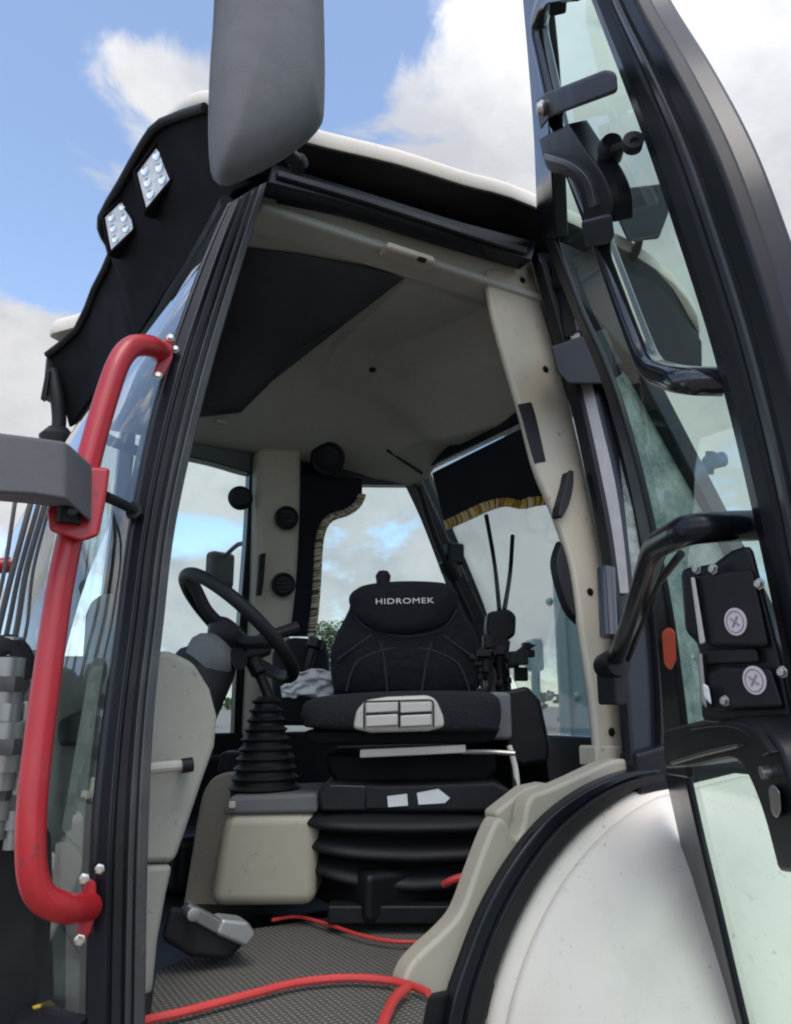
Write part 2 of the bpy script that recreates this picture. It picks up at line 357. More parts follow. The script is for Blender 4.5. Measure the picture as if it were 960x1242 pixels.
# black front visor underneath, with the two lamps in it
vis_o = [pY(252,130,.25), pY(200,148,.42), pY(178,173,.50), pY(150,222,.64), pY(126,264,.77), pY(129,286,.82), pY(138,308,.87), pY(118,350,1.0), pY(97,398,1.13), pY(60,430,1.25)]
vis_i = [pY(284,232,.24), pY(240,300,.42), pY(222,325,.50), pY(196,362,.64), pY(172,400,.77), pY(163,413,.82), pY(152,430,.87), pY(126,462,1.0), pY(105,490,1.13), pY(84,520,1.25)]
vis = obj('roof_visor', ribbon(B(), cr(vis_o, 2), cr(vis_i, 2), V(.05, 0, .04)), 'deep', ROOT, bevel=.006)
obj('visor_lip', tube(B(), cr([p+V(-.006,0,-.004) for p in vis_o], 2), .012, 10), 'satin', vis)
def work_light(quad, Yv):
    cx, cy = sum(q[0] for q in quad)/4, sum(q[1] for q in quad)/4
    n = V(-.80, -.56, -.22).normalized(); c = pY(cx, cy, Yv)
    Q = [hit(x, y, c, n) for x, y in quad]                    # left-bottom, left-top, right-top, right-bottom
    def q_(u, v): return (Q[0]*(1-u)+Q[3]*u)*(1-v)+(Q[1]*(1-u)+Q[2]*u)*v
    def sc(s, d): return [c+(p-c)*s+n*d for p in Q]
    body = obj('work_light', loft(B(), [sc(.72,-.075), sc(1.0,-.05), sc(1.14,-.012), sc(1.14,.014), sc(1.08,.018), sc(.98,.018), sc(.95,.006)]), 'deep', ROOT, bevel=.004)
    obj('lens', loft(B(), [sc(.97,.002), sc(.97,.009), sc(.92,.012)]), 'lens', body, bevel=.004)
    bm = B(); bm2 = B(); w = (Q[3]-Q[0]).length
    for u in (.28, .72):
        for v in (.2, .5, .8):
            o_ = q_(u, v)+n*.0125
            lathe(bm, [(w*.11,.0), (w*.105,.002), (w*.07,.001), (w*.04,.0005), (0,.0005)], o_, n, 20)
            lathe(bm2, [(w*.05,.001), (w*.04,.003), (0,.004)], o_, n, 12)
    obj('reflector_cup', bm, 'chrome', body)
    fb = B()
    for k in range(6): box(fb, c+(Q[3]-Q[0])*.5*1.12-n*(.012+.009*k), (Q[3]-Q[0]).normalized()*.007, (Q[1]-Q[0])*.44, n*.002)
    obj('cooling_fins', fb, 'satin', body)
    for v in (-.62, .62): bolt('bezel_screw', c+(Q[1]-Q[0])*v*.86+n*.006, n, .004, body, 'satin', .003)
    obj('mount_bracket', box(B(), c-n*.05+(Q[1]-Q[0])*.5, (Q[3]-Q[0])*.12, (Q[1]-Q[0])*.25, n*.03), 'satin', body, bevel=.003)
work_light(((181,258),(169,212),(201,170),(213,219)), .50)
work_light(((138,308),(130,265),(160,236),(167,280)), .70)
# far front corner: mirror mount hanging from the roof
mm = obj('corner_bracket', prism(B(), [pY(x, y, 1.25) for x, y in ((58,428),(104,414),(112,470),(88,500),(68,486),(54,478))], V(0,.05,0)), 'satin', ROOT, bevel=.006)
obj('bracket_rod', tube(B(), cr([pY(64,450,1.25), pY(70,485,1.23), pY(72,510,1.23), pY(70,526,1.23)]), .022, 12), 'dplastic', mm)
obj('ball_joint', lathe(B(), [(0,-.045),(.05,-.03),(.055,0),(.03,.03),(0,.04)], pY(70,530,1.23), UP), 'dplastic', mm)
obj('bracket_plate', prism(B(), [pY(x, y, 1.22) for x, y in ((56,450),(62,448),(56,486),(50,482))], V(0,.02,0)), 'dplastic', mm, bevel=.003)

# ---- interior roof lining: front-to-rear moulded ceiling
def ceil_z(x, y):
    def s(t): t = max(0, min(1, t)); return t*t*(3-2*t)
    z = CZ+1.175+.04*s((y-.36)/.035)             # recess inside the near shelf
    da = .30*s((y-.82)/.50)                     # rolls down to the right windows
    xc = 1.33-.27*max(0, min(1, (y-.38)/.75))**1.4
    k = s((y-.33)/.10)
    db = k*(.16*max(0, x-xc)/.2 if x < xc+.14 else .112+.55*(x-xc-.14))   # creased panels falling to the rear
    db = min(db, .235)
    z -= (da**4+db**4)**.25
    z -= .022*s((x-1.02)/.02)*s((y-.40)/.03)*(1-s((y-.95)/.1))  # lip where the dark front panel ends
    return z
def ceil_pt(a, b):
    y = .27+(1.343-.27)*b; x0 = .54-.13*(y-.27); x = x0+(1.63-x0)*a
    return V(x, y, ceil_z(x, y))
rows = []
NX, NY = 110, 70
for i in range(NX+1):
    f_i = i/NX
    rows.append([ceil_pt(f_i, j/NY) for j in range(NY+1)])
bm = sheet(B(), rows)
lin = obj('headliner', bm, 'liner', ROOT, ang=22)
lin.modifiers.new('solid', 'SOLIDIFY').thickness = -.02
# side valance inside the header
obj('headliner_edge', ribbon(B(), cr([pS(x, y, .075) for x, y in ((322,228),(420,256),(540,292),(640,322))]), [V(p.x, .30, CZ+1.185) for p in cr([pS(x, y, .075) for x, y in ((322,228),(420,256),(540,292),(640,322))])], V(0,0,.02)), 'liner', lin, bevel=.006)
# dark panel under the front half
bl = [pZ(x, y, CZ+1.165) for x, y in ((300,298),(488,337),(412,420),(330,470),(262,470))]
# light switch, marker lamp
p = pZ(494,312,CZ+1.168)
obj('interior_lamp', box(B(), p, V(.075,.0,.0), V(0,.028,0), V(0,0,.012)), 'beige', ROOT, bevel=.01, seg=3)
obj('lamp_switch', box(B(), pZ(512,315,CZ+1.146), V(.012,0,0), V(0,.008,0), V(0,0,.004)), 'satin', ROOT, bevel=.002)

def vec_n(a, b, c): return (b-a).cross(c-a).normalized()
def ceil_hit(x, y, drop=.012):
    d = ray(x, y); t = 1.2
    while t < 4:
        q = C+d*t
        if q.z > ceil_z(q.x, q.y)-drop: return q
        t += .004
    return C+d*2.5
# dark sheet follows the front part of the ceiling
bm = B()
top = [(296,300),(365,308),(430,320),(490,337)]; bot = [(236,506),(292,500),(330,462),(404,404)]
rws = []
for k in range(9):
    t = k/8
    rws.append([ceil_hit(a[0]+(b[0]-a[0])*t, a[1]+(b[1]-a[1])*t, .006) for a, b in zip(cr([V(*q,0) for q in top], 1), cr([V(*q,0) for q in bot], 1))])
sh = obj('dark_front_panel', sheet(bm, rws), 'darkliner', lin); sh.modifiers.new('solid', 'SOLIDIFY').thickness = .003
q = ceil_hit(398, 556, .03)
n_ = (V(-.5,-.75,-.45)).normalized()
spk = obj('speaker', lathe(B(), [(.062,-.03),(.066,.0),(.066,.012),(.058,.018),(.05,.012),(.0,.006)], q, n_), 'dplastic', lin)
obj('speaker_grille', lathe(B(), [(.05,.0),(.05,.013),(.03,.019),(0,.021)], q, n_), 'rubber', spk)
tube_pts = [ceil_hit(470,546,.006), ceil_hit(500,566,.006), ceil_hit(512,574,.006)]
obj('lining_seam', tube(B(), cr(tube_pts), .006, 8), 'rubber', lin)
obj('lining_button', lathe(B(), [(.012,0),(.012,.006),(0,.009)], ceil_hit(452,448,.004), V(0,-.2,-1)), 'satin', lin)
obj('lining_clip', box(B(), ceil_hit(268,512,.01), V(.018,0,0), V(0,.014,0), V(0,0,.006)), 'silver', lin, bevel=.003)

# ---- left rear door pillar: beige trim, dark bands, polished strip
def sband(name, l, r, off, thick, m, parent, bevel=.004, loff=None):
    return obj(name, ribbon(B(), cr([pS(*p, off) for p in l]), cr([pS(*p, off if loff is None else loff) for p in r]), V(0, thick, 0)), m, parent, bevel=bevel)
bt_l = [(590,326),(597,376),(612,432),(632,498),(650,566),(672,620),(694,685),(707,770),(719,850),(726,925)]
bt_r = [(638,316),(648,362),(664,415),(683,485),(701,560),(718,640),(735,722),(745,800),(752,860),(758,930)]
trim = sband('pillar_trim', bt_l, [(x+8, y) for x, y in bt_r], .085, .025, 'beige', ROOT, .012)
sband('vent_slot', [(629,490),(634,505),(642,535),(650,562)], [(645,487),(650,502),(657,532),(663,560)], .083, .006, 'rubber', trim, .005)
sband('coat_hook', [(690,572),(686,590),(680,612),(678,626)], [(697,570),(696,592),(691,612),(683,628)], .06, .03, 'dplastic', trim, .004)
for x, y in ((634,340),(662,448),(692,575),(716,718),(742,888)):
    b_ = bolt('trim_screw', pS(x, y, .084), V(0,-1,0), .0085, trim, 'deep', .004)
sband('trim_foot', [(723,905),(724,930)], [(757,905),(758,930)], .075, .06, 'beige', trim, .008)
sband('trim_bracket', [(683,655),(676,685),(690,735),(706,756)], [(690,655),(700,690),(712,730),(712,756)], .10, .03, 'dplastic', trim, .004)
bp = sband('rear_pillar', [(652,305),(677,395),(701,485),(720,570),(737,655),(752,755),(762,850),(768,935)],
                          [(690,305),(722,395),(748,485),(772,570),(792,655),(806,755),(812,850),(812,935)], .02, .035, 'black', ROOT, .006)
sband('polished_strip', [(672,335),(694,420),(712,500),(730,580),(742,650),(752,720)], [(684,335),(708,420),(727,500),(746,580),(757,650),(764,720)], .006, .016, 'dull', bp, .003)
sband('door_seal', [(657,318),(682,405),(705,490),(724,575),(739,655),(752,755),(761,850),(767,930)], [(664,318),(689,405),(711,490),(730,575),(745,655),(757,755),(766,850),(771,930)], .004, .02, 'rubber', bp, .003)
sband('pillar_edge', [(694,335),(722,420),(744,500),(764,580),(780,655),(795,755),(802,850),(803,930)], [(704,335),(734,420),(756,500),(776,580),(792,655),(806,755),(812,850),(812,930)], .0, .02, 'satin', bp, .005)
# hinge covers and hinges
hc = obj('hinge_cover', loft(B(), [[pS(x, y, o_) for x, y in ((668,420),(735,398),(742,416),(746,466),(690,466),(676,452))] for o_ in (-.075,-.06,.01)]), 'satin', ROOT, bevel=.008, seg=3)
obj('hinge_arm', prism(B(), [pS(x, y, -.05) for x, y in ((688,330),(700,328),(712,398),(700,402))], V(0,.05,0)), 'black', ROOT, bevel=.003)
obj('door_hinge', tube(B(), [pS(735,690,-.03), pS(739,772,-.03)], .022, 16), 'gloss', ROOT)
for x, y in ((688,372),(676,310),(693,405)):
    bolt('hinge_bolt', pS(x, y, -.002), V(0,-1,0), .009, bp, 'zinc')
hj = obj('handle_joint', lathe(B(), [(0,-.04),(.03,-.036),(.034,0),(.03,.03),(0,.034)], pS(743,806,-.04), V(-.3,-1,.1)), 'satin', ROOT)
obj('joint_lug', box(B(), pS(742,836,-.02), V(.018,0,0), V(0,.03,0), V(0,0,.035)), 'satin', ROOT, bevel=.006)
bolt('joint_bolt', pS(757,805,-.06), V(-.3,-1,.1), .009, hj)

# ---- far (right) side: posts, sills, glazing, lower panel
def fband(name, l, r, off, thick, m, parent=ROOT, bevel=.004):
    return obj(name, ribbon(B(), cr([pF(*p, off) for p in l]), cr([pF(*p, off) for p in r]), V(0, thick, 0)), m, parent, bevel=bevel)
fband('window_post', [(304,560),(300,640),(294,720),(288,800),(284,900)], [(316,560),(312,640),(308,720),(302,800),(298,900)], .0, .05, 'black')
ft = obj('pillar_trim', ribbon(B(), cr([pF(x, y, -.07) for x, y in ((314,540),(312,640),(310,720),(305,800),(300,900))]), cr([pF(x, y, -.09) for x, y in ((368,540),(366,640),(361,720),(352,800),(348,900))]), V(0,.09,0)), 'beige', ROOT, bevel=.03, seg=4)
for x, y in ((348,628),(344,709)):
    sv = obj('round_vent', lathe(B(), [(.044,-.006),(.044,.006),(.036,.012),(.030,.004),(0,.0)], pF(x, y, -.105), V(-.25,-1,-.05)), 'dplastic', ft)
    bm = B()
    for k in (-1, 0, 1): box(bm, pF(x, y, -.112)+UP*.015*k, V(.028,0,0), V(0,.003,0), V(0,0,.003))
    obj('vent_slats', bm, 'rubber', sv)
fband('trim_slot', [(316,672),(314,700),(312,722)], [(323,670),(321,700),(318,722)], -.10, .02, 'rubber', ft, .003)
wl = obj('window_latch', lathe(B(), [(0,-.02),(.042,-.018),(.046,0),(.03,.02),(0,.022)], pF(292,604,-.04), V(-.2,-1,0)), 'dplastic', ROOT)
fband('right_window_top', [(205,524),(260,538),(312,550),(400,562),(516,570)], [(205,549),(260,561),(312,575),(400,586),(516,588)], -.01, .06, 'black')
right_glass = [pF(x, y, .03) for x, y in ((150,528),(312,568),(296,905),(120,905))]
obj('right_window', prism(B(), right_glass, V(0,.006,0)), 'pane', ROOT)
obj('right_rear_window', prism(B(), [pF(x, y, .03) for x, y in ((316,568),(518,580),(640,870),(300,905))], V(0,.006,0)), 'pane', ROOT)
# far front pillar
fband('front_pillar', [(150,500),(140,600),(128,700),(116,800),(110,960)], [(168,500),(158,600),(147,700),(136,800),(130,960)], .0, .05, 'black')
# outside mirror seen through the right window
rm = obj('right_mirror', box(B(), pF(267,692,.35), V(.055,.02,0), V(-.01,.03,0), V(0,0,.075)), 'dplastic', ROOT, bevel=.02, seg=3)
obj('mirror_stay', tube(B(), cr([pF(272,676,.33), pF(290,660,.15), pF(304,664,.03)]), .009), 'dplastic', rm)
# lower right panel and rear
obj('right_lower_panel', abox(B(), .38, 2.1, WID-.03, WID+.01, FZ-.05, CZ-.10), 'satin', ROOT, bevel=.01)
ws = obj('right_sill_trim', abox(B(), .45, 1.15, WID-.12, WID-.03, FZ+.0, CZ-.17), 'satin', ROOT, bevel=.02)
# sloping right rear post with its strapped parts
cp = obj('corner_post', ribbon(B(), cr([pF(x, y, -.04) for x, y in ((496,574),(520,625),(545,690),(566,745),(584,800),(606,880))]), cr([pF(x, y, -.04) for x, y in ((524,574),(550,640),(577,705),(592,745),(606,800),(625,880))]), V(0,.07,0)), 'black', ROOT, bevel=.008)
obj('wiper_motor', obj and box(B(), pF(550,672,-.09), V(.04,0,.0), V(0,.03,0), V(0,0,.045)), 'dplastic', cp, bevel=.012)
obj('post_clamp', lathe(B(), [(0,-.05),(.035,-.04),(.04,0),(.03,.05),(0,.055)], pF(546,690,-.09), V(.5,0,-.8)), 'satin', cp)
obj('cable_loom', tube(B(), cr([pF(508,590,-.07), pF(524,640,-.08), pF(548,700,-.1), pF(572,752,-.08)]), .014), 'rubber', cp)
# left rear corner post and rear frame
obj('corner_post', ribbon(B(), [V(1.62,.12,CZ+.98), V(1.86,.09,CZ+.55), V(2.05,.03,CZ+.1), V(2.10,0,CZ-.3)], [V(1.70,.12,CZ+.98), V(1.94,.09,CZ+.55), V(2.12,.03,CZ+.1), V(2.16,0,CZ-.3)], V(0,.07,0)), 'black', ROOT, bevel=.008)
obj('rear_header', prism(B(), [V(1.60,.17,CZ+1.03), V(1.605,.17,CZ+.93), V(1.66,.17,CZ+.94), V(1.66,.17,CZ+1.10)], V(0,1.12,0)), 'black', ROOT, bevel=.006)
rg = [V(1.62,.16,CZ+.93), V(1.62,1.30,CZ+.93), V(2.33,1.45,CZ-.13), V(2.33,.04,CZ-.13)]
obj('rear_window', prism(B(), rg, V(.006,0,.004)), 'pane', ROOT)
obj('rear_lower_panel', abox(B(), 2.30, 2.34, .03, WID-.03, FZ-.05, CZ-.13), 'satin', ROOT, bevel=.01)
# left rear quarter window
obj('quarter_window', prism(B(), [pS(700,300,.04), V(1.66,.17,CZ+1.0), V(1.90,.12,CZ+.55), V(2.09,.05,CZ+.0), V(1.45,.04,CZ-.12)], V(0,.006,0)), 'sheen_glass', ROOT)
obj('quarter_sill', prism(B(), [V(1.40,.0,CZ-.11), V(2.15,.0,CZ+.02), V(2.15,.0,CZ-.2), V(1.40,.0,CZ-.2)], V(0,.06,0)), 'black', ROOT, bevel=.008)
# rear work lamp and roof edge seen through the open door
rl = obj('rear_work_light', loft(B(), [[pY(x, y, .06) for x, y in ((757,228),(806,222),(812,258),(800,290),(762,294),(750,262))], [pY(x, y, .17) for x, y in ((752,234),(796,230),(800,260),(790,286),(760,288),(748,264))]]), 'dplastic', ROOT, bevel=.008)
obj('light_bracket', tube(B(), cr([pY(776,286,.13), pY(772,305,.14), pY(760,322,.18)]), .013), 'satin', rl)
obj('roof_rear_beam', prism(B(), [V(1.40,.15,CZ+1.30), V(1.80,.15,CZ+1.28), V(2.0,.16,CZ+1.14), V(1.98,.16,CZ+.98), V(1.66,.15,CZ+.99), V(1.40,.15,CZ+1.17)], V(0,.05,0)), 'satin', ROOT, bevel=.008)

# ---- front: curved windscreen, dashboard, body
A_l = cr([pS(*p, .02) for p in pl_out], 3)
vt = cr([A_l[0]]+vis_i[1::2]+[V(.46, 1.36, vis_i[-1].z-.03)], 8)
def on_top(y):
    for p, q in zip(vt, vt[1:]):
        if p.y <= y <= q.y: return p.lerp(q, (y-p.y)/(q.y-p.y+1e-9))
    return vt[-1] if y > vt[-1].y else vt[0]
NK = len(A_l)-1
def screen_pt(t, k):
    a = A_l[k]; s_ = (A_l[0].z-a.z)/(A_l[0].z-A_l[-1].z)
    y = a.y+(WID-2*a.y)*t
    tp_ = on_top(A_l[0].y+(1.36-A_l[0].y)*t)
    b_ = math.sin(math.pi*t)**.75
    xb = a.x+.08*t-.22*b_
    dxt = tp_.x-(A_l[0].x+(.46-A_l[0].x)*t)
    dx = dxt+(-.22*b_-dxt)*min(1, s_*2.2)
    z = A_l[-1].z+(tp_.z-A_l[-1].z)*(1-s_)
    return V(a.x+.08*t*1+dx, y, z)
bm = sheet(B(), [[screen_pt(t/24, k) for t in range(25)] for k in range(len(A_l)-1)])
obj('windscreen', bm, 'clear', ROOT)
obj('windscreen_edge', tube(B(), [screen_pt(t/24, 0) for t in range(25)], .018, 10), 'rubber', ROOT)
zbot = len(A_l)-2
obj('windscreen_sill', tube(B(), [screen_pt(t/24, zbot)+V(0,0,-.02) for t in range(25)], .03, 10), 'satin', ROOT)
# windscreen wiper rod on the pillar
# console near the left pillar
con = [(150,800),(205,788),(236,803),(256,835),(265,868),(262,905),(246,950),(226,1010),(214,1045),(206,1085),(196,1140),(190,1200),(186,1275),(110,1275),(110,900)]
dsh = obj('dashboard', prism(B(), [pY(x, y, .30) for x, y in con[:9]+[(205,1048),(110,1048)]], V(0,.42,0)), 'dash', ROOT, bevel=.03, seg=4)
dl = obj('lower_console', prism(B(), [pY(x, y, .30) for x, y in ((110,1051),(211,1049),(203,1085),(193,1140),(187,1200),(184,1215),(110,1215))], V(0,.42,0)), 'dash', ROOT, bevel=.012, seg=3)
obj('console_handle', tube(B(), fillet([pY(180,932,.25), pY(222,928,.25), pY(224,930,.30)], .02), .011, 10), 'silver', dsh)
obj('handle_end', lathe(B(), [(.014,0),(.014,.02),(0,.022)], pY(221,929,.25), V(.9,0,.1)), 'satin', dsh)
# pieces seen through the lower windscreen
obj('front_cowl', prism(B(), [pY(x, y, .78) for x, y in ((60,800),(75,795),(150,795),(150,1040),(60,1040))], V(0,.45,0)), 'dash', ROOT, bevel=.04, seg=3)
obj('instrument_pod', prism(B(), [pY(x, y, .9) for x, y in ((108,800),(112,742),(120,722),(134,718),(150,724),(160,800))], V(0,.12,0)), 'dash', ROOT, bevel=.02, seg=3)
obj('cowl_grille', prism(B(), [pY(x, y, .76) for x, y in ((72,875),(120,850),(120,905),(72,905))], V(0,.03,0)), 'satin', ROOT, bevel=.01)
obj('front_lower_wall', prism(B(), [V(.02,.35,FZ-.3), V(.02,1.15,FZ-.3), V(.28,1.42,FZ-.3), V(.30,.10,FZ-.3)], V(0,0,.34)), 'dash', ROOT, bevel=.01)
obj('yellow_decal', prism(B(), [pY(x, y, .10) for x, y in ((40,1222),(62,1214),(98,1250),(60,1262))], V(0,.006,0)), 'yellow', ROOT)

# ---- steering column and wheel
wc = pY(289, 760, .70)
ang = R(42); wn = V(math.sin(ang), -.06, math.cos(ang)).normalized()
e1 = V(0,1,0); e1 = (e1-wn*e1.dot(wn)).normalized(); e2 = wn.cross(e1)
WR = .195
def wp(a, r=WR, h=0): return wc+(e1*math.cos(a)+e2*math.sin(a))*r+wn*h
sw = obj('steering_wheel', tube(B(), [wp(2*math.pi*k/48) for k in range(48)], .0175, 14, True), 'dplastic', ROOT)
obj('wheel_hub', lathe(B(), [(.0,-.07),(.045,-.07),(.06,-.05),(.062,-.02),(.045,-.008),(0,-.004)], wc, wn), 'dplastic', sw)
for a in (R(200), R(-20), R(90)):
    obj('wheel_spoke', tube(B(), cr([wp(a,.03,-.03), wp(a,.09,-.03), wp(a,.15,-.012), wp(a,WR,0)]), [.02]*1+[.018]*18, 10, False, .55, wn) if False else tube(B(), cr([wp(a,.03,-.03), wp(a,.09,-.03), wp(a,.15,-.012), wp(a,WR,0)]), .017, 10), 'dplastic', sw)
cb = wc-wn*.06
col = obj('steering_column', tube(B(), cr([wc-wn*.05, wc-wn*.14, pY(252,800,.66), pY(225,860,.62)]), [.04]*7+[.055]*6+[.08]*6, 18), 'dplastic', ROOT)
obj('column_cover', lathe(B(), [(0,-.02),(.055,-.01),(.066,.03),(.06,.05),(.04,.07),(0,.075)], pY(246,806,.62), wn), 'grey', col)
obj('control_stalk', tube(B(), cr([wc-wn*.09, wc-wn*.09+V(.10,-.05,.03), wc-wn*.08+V(.2,-.07,.06)]), [.012]*7+[.017]*6, 10), 'dplastic', col)
obj('control_stalk', tube(B(), cr([wc-wn*.1, wc-wn*.1+V(.10,.02,.0), wc-wn*.1+V(.17,.04,.02)]), [.012]*7+[.018]*6, 10), 'dplastic', col)
obj('gear_selector', tube(B(), cr([wc-wn*.1, wc-wn*.11+V(.02,-.08,-.01), wc-wn*.11+V(.04,-.13,-.01)]), [.02]*7+[.028]*6, 12), 'dplastic', col)
# dark bits behind the wheel
obj('right_console', loft(B(), [[pY(x, y, 1.05) for x, y in ((330,880),(330,790),(352,772),(396,775),(400,800),(402,880))], [pY(x, y, 1.3) for x, y in ((330,880),(330,800),(352,785),(390,788),(394,806),(396,880))]]), 'dplastic', ROOT, bevel=.015)
obj('joystick', tube(B(), cr([pY(372,838,.98), pY(374,810,.98), pY(380,788,.98), pY(384,776,.98)]), [.012]*7+[.014]*6+[.026]*6, 12), 'satin', ROOT)

# ---- side console with gaitered lever
def con_box(px): return [pK(x, y, 1.98) for x, y in px]
sc = obj('side_console', loft(B(), [con_box([(252,1102),(382,1100),(386,985),(270,987)]), [p+FH*.30 for p in con_box([(262,1102),(384,1100),(386,985),(280,987)])]]), 'beige', ROOT, bevel=.03, seg=4)
obj('console_top', loft(B(), [con_box([(268,989),(386,987),(386,962),(278,966)]), [p+FH*.28 for p in con_box([(280,989),(386,987),(386,962),(284,966)])]]), 'grey', sc, bevel=.012, seg=3)
sb = obj('console_back', ribbon(B(), cr([pK(x, y, 2.26) for x, y in ((222,1100),(232,1040),(240,990),(250,955),(272,938),(330,936))]), cr([pK(x, y, 2.26) for x, y in ((300,1100),(300,1040),(300,1000),(300,985),(302,975),(330,965))]), FH*.12), 'beige', ROOT, bevel=.015, seg=3)
obj('console_band', prism(B(), [pK(x, y, 2.3) for x, y in ((268,912),(330,912),(330,938),(262,938))], FH*.1), 'dplastic', ROOT, bevel=.01)
lb = pK(321, 968, 2.10)
prof = []
k = 0
for i in range(10):
    t = i/9; r = .086*(1-t)+.032*t; h = .02+.215*t
    prof += [(r, h), (r+.008, h+.007), (r-.005, h+.016)]
prof = [(.088, .0)]+prof+[(.022, .255), (0, .255)]
gt = obj('lever_gaiter', lathe(B(), prof, lb, V(-.02,0,1), 32), 'rubber', ROOT)
obj('lever', tube(B(), cr([lb+UP*.24, pK(326,845,2.10), pK(316,820,2.10), pK(306,800,2.10)]), [.016]*7+[.014]*6+[.022]*6, 12), 'satin', gt)
obj('console_button', box(B(), pK(282,976,1.972), CR*.008, UP*.008, FH*.004), 'silver', sc, bevel=.002)

# ---- floor, pedal
obj('cab_floor', prism(B(), [V(.28,.02,FZ-.02), V(1.0,.02,FZ-.02), V(1.45,.3,FZ-.02), V(2.1,.3,FZ-.02), V(2.1,WID,FZ-.02), V(.28,WID,FZ-.02)], V(0,0,-.06)), 'satin', ROOT, bevel=.005)
obj('floor_tunnel', abox(B(), .62, 1.6, .98, WID-.03, FZ-.02, FZ+.14), 'satin', ROOT, bevel=.03)
pd = obj('pedal', loft(B(), [[pY(x, y, .32) for x, y in ((206,1098),(246,1108),(298,1143),(276,1165),(230,1160),(196,1140))], [pY(x, y, .42) for x, y in ((206,1098),(246,1108),(298,1143),(276,1160),(230,1156),(196,1136))]]), 'rubber', ROOT, bevel=.012)
obj('pedal_tread', prism(B(), [pY(x, y, .31) for x, y in ((236,1098),(272,1118),(264,1134),(224,1112))], V(0,.05,0)), 'alu', pd, bevel=.004)
obj('pedal_pad', prism(B(), [pY(x, y, .30) for x, y in ((270,1114),(302,1118),(312,1134),(300,1150),(262,1134))], V(0,.06,0)), 'pedal', pd, bevel=.008)
obj('pedal_pin', lathe(B(), [(.012,0),(.012,.03),(0,.032)], pY(230,1105,.31), V(0,-1,0)), 'steel', pd)

# ---- suspension seat, swivelled towards the open door
SR = (CR+FH*.05).normalized()
bk = [(404,846),(400,815),(400,790),(408,765),(422,738),(428,716),(445,707),(485,703),(530,704),(548,709),(558,728),(574,756),(584,782),(586,815),(582,846)]
oc = cr([pK(x, y, 2.33) for x, y in bk], 3)
ctr = sum(oc, Vector())/len(oc)
def shr(pts, s, d): return [ctr+(p-ctr)*s+FH*d for p in pts]
seat = obj('seat', loft(B(), [shr(oc,.55,-.028), shr(oc,.88,-.02), shr(oc,.97,.005), shr(oc,1,.05), shr(oc,.98,.10), shr(oc,.9,.12)]), 'fabric', ROOT, ang=70)
seat['label'] = 'black suspension seat swivelled to face the open door'
hr = [(424,722),(440,711),(485,706),(535,707),(553,714),(556,728),(548,748),(530,762),(492,769),(458,766),(436,752),(426,738)]
oh = cr([pK(x, y, 2.29) for x, y in hr], 4, True); ch = sum(oh, Vector())/len(oh)
obj('headrest_cover', loft(B(), [[ch+(p-ch)*s+FH*d for p in oh] for s, d in ((.6,-.012),(.93,-.006),(1,.012),(1,.05))]), 'fabric', seat, ang=70)
bm = B()
for pts in ([(430,746),(446,762),(490,772),(535,764),(555,740)], [(420,838),(432,805),(460,790),(480,786)], [(570,838),(556,805),(528,790),(508,786)], [(470,838),(466,800),(462,778)], [(512,838),(518,800),(524,778)], [(410,800),(440,778),(452,770)], [(578,800),(548,778),(538,770)]):
    tube(bm, cr([pK(x, y, 2.303) for x, y in pts]), .0035, 6)
obj('seat_piping', bm, 'seam', seat)
obj('recliner_knob', lathe(B(), [(.018,-.03),(.022,0),(.024,.012),(.015,.026),(0,.03)], pK(465,703,2.36), UP), 'dplastic', seat)
# lettering on the headrest cover
fc = bpy.data.curves.new('lettering', 'FONT'); fc.body = 'HIDROMEK'; fc.size = .032; fc.extrude = .0012; fc.align_x = 'CENTER'; fc.space_character = 1.1
fo = bpy.data.objects.new('lettering_curve', fc)
COL.objects.link(fo); bpy.context.view_layer.update()
dg = bpy.context.evaluated_depsgraph_get(); me = bpy.data.meshes.new_from_object(fo.evaluated_get(dg)); bpy.data.objects.remove(fo)
bm = B(); bm.from_mesh(me); bpy.data.meshes.remove(me)
zx = (CR+UP*.02).normalized(); zn = -FH
T = Matrix((zx, zn.cross(zx), zn)).transposed().to_4x4(); T.translation = pK(491,732,2.276)
bmesh.ops.transform(bm, matrix=T @ Matrix.Diagonal((1,.72,1,1)), verts=bm.verts[:])
obj('lettering', bm, 'letter', seat, smooth=False)
# cushion
cs = [(364,862),(372,850),(400,843),(480,838),(580,838),(604,844),(610,858),(608,880),(596,888),(480,888),(380,884),(366,876)]
oc2 = cr([pK(x, y, 1.93) for x, y in cs], 4, True); cc = sum(oc2, Vector())/len(oc2)
obj('cushion', loft(B(), [[cc+(p-cc)*s+FH*d for p in oc2] for s, d in ((.8,-.02),(.95,-.008),(1,.03),(1,.20),(.97,.42),(.8,.45))]), 'cushion', seat, ang=70)
gp = [(428,884),(432,862),(444,849),(470,845),(520,843),(530,849),(538,868),(540,882),(520,887),(450,889)]
gr = obj('seat_control_plate', prism(B(), [pK(x, y, 1.895) for x, y in gp], FH*.05), 'silver', seat, bevel=.01, seg=3)
for x0, x1 in ((444,483), (486,524)):
    obj('adjuster_flap', prism(B(), [pK(x0, 853, 1.886), pK(x1, 851, 1.886), pK(x1, 863, 1.886), pK(x0, 865, 1.886)], FH*.012), 'silver', seat, bevel=.003)
    obj('adjuster_flap', prism(B(), [pK(x0, 868, 1.88), pK(x1, 866, 1.88), pK(x1, 880, 1.88), pK(x0, 882, 1.88)], FH*.018), 'silver', seat, bevel=.004)
bm = B(); tube(bm, [pK(484.5,850,1.888), pK(484.5,883,1.888)], .002, 6); tube(bm, [pK(444,866.5,1.888), pK(524,864.5,1.888)], .003, 6)
tube(bm, fillet([pK(x,y,1.888) for x,y in ((442,884),(442,851),(526,849),(526,882))], .01), .002, 6)
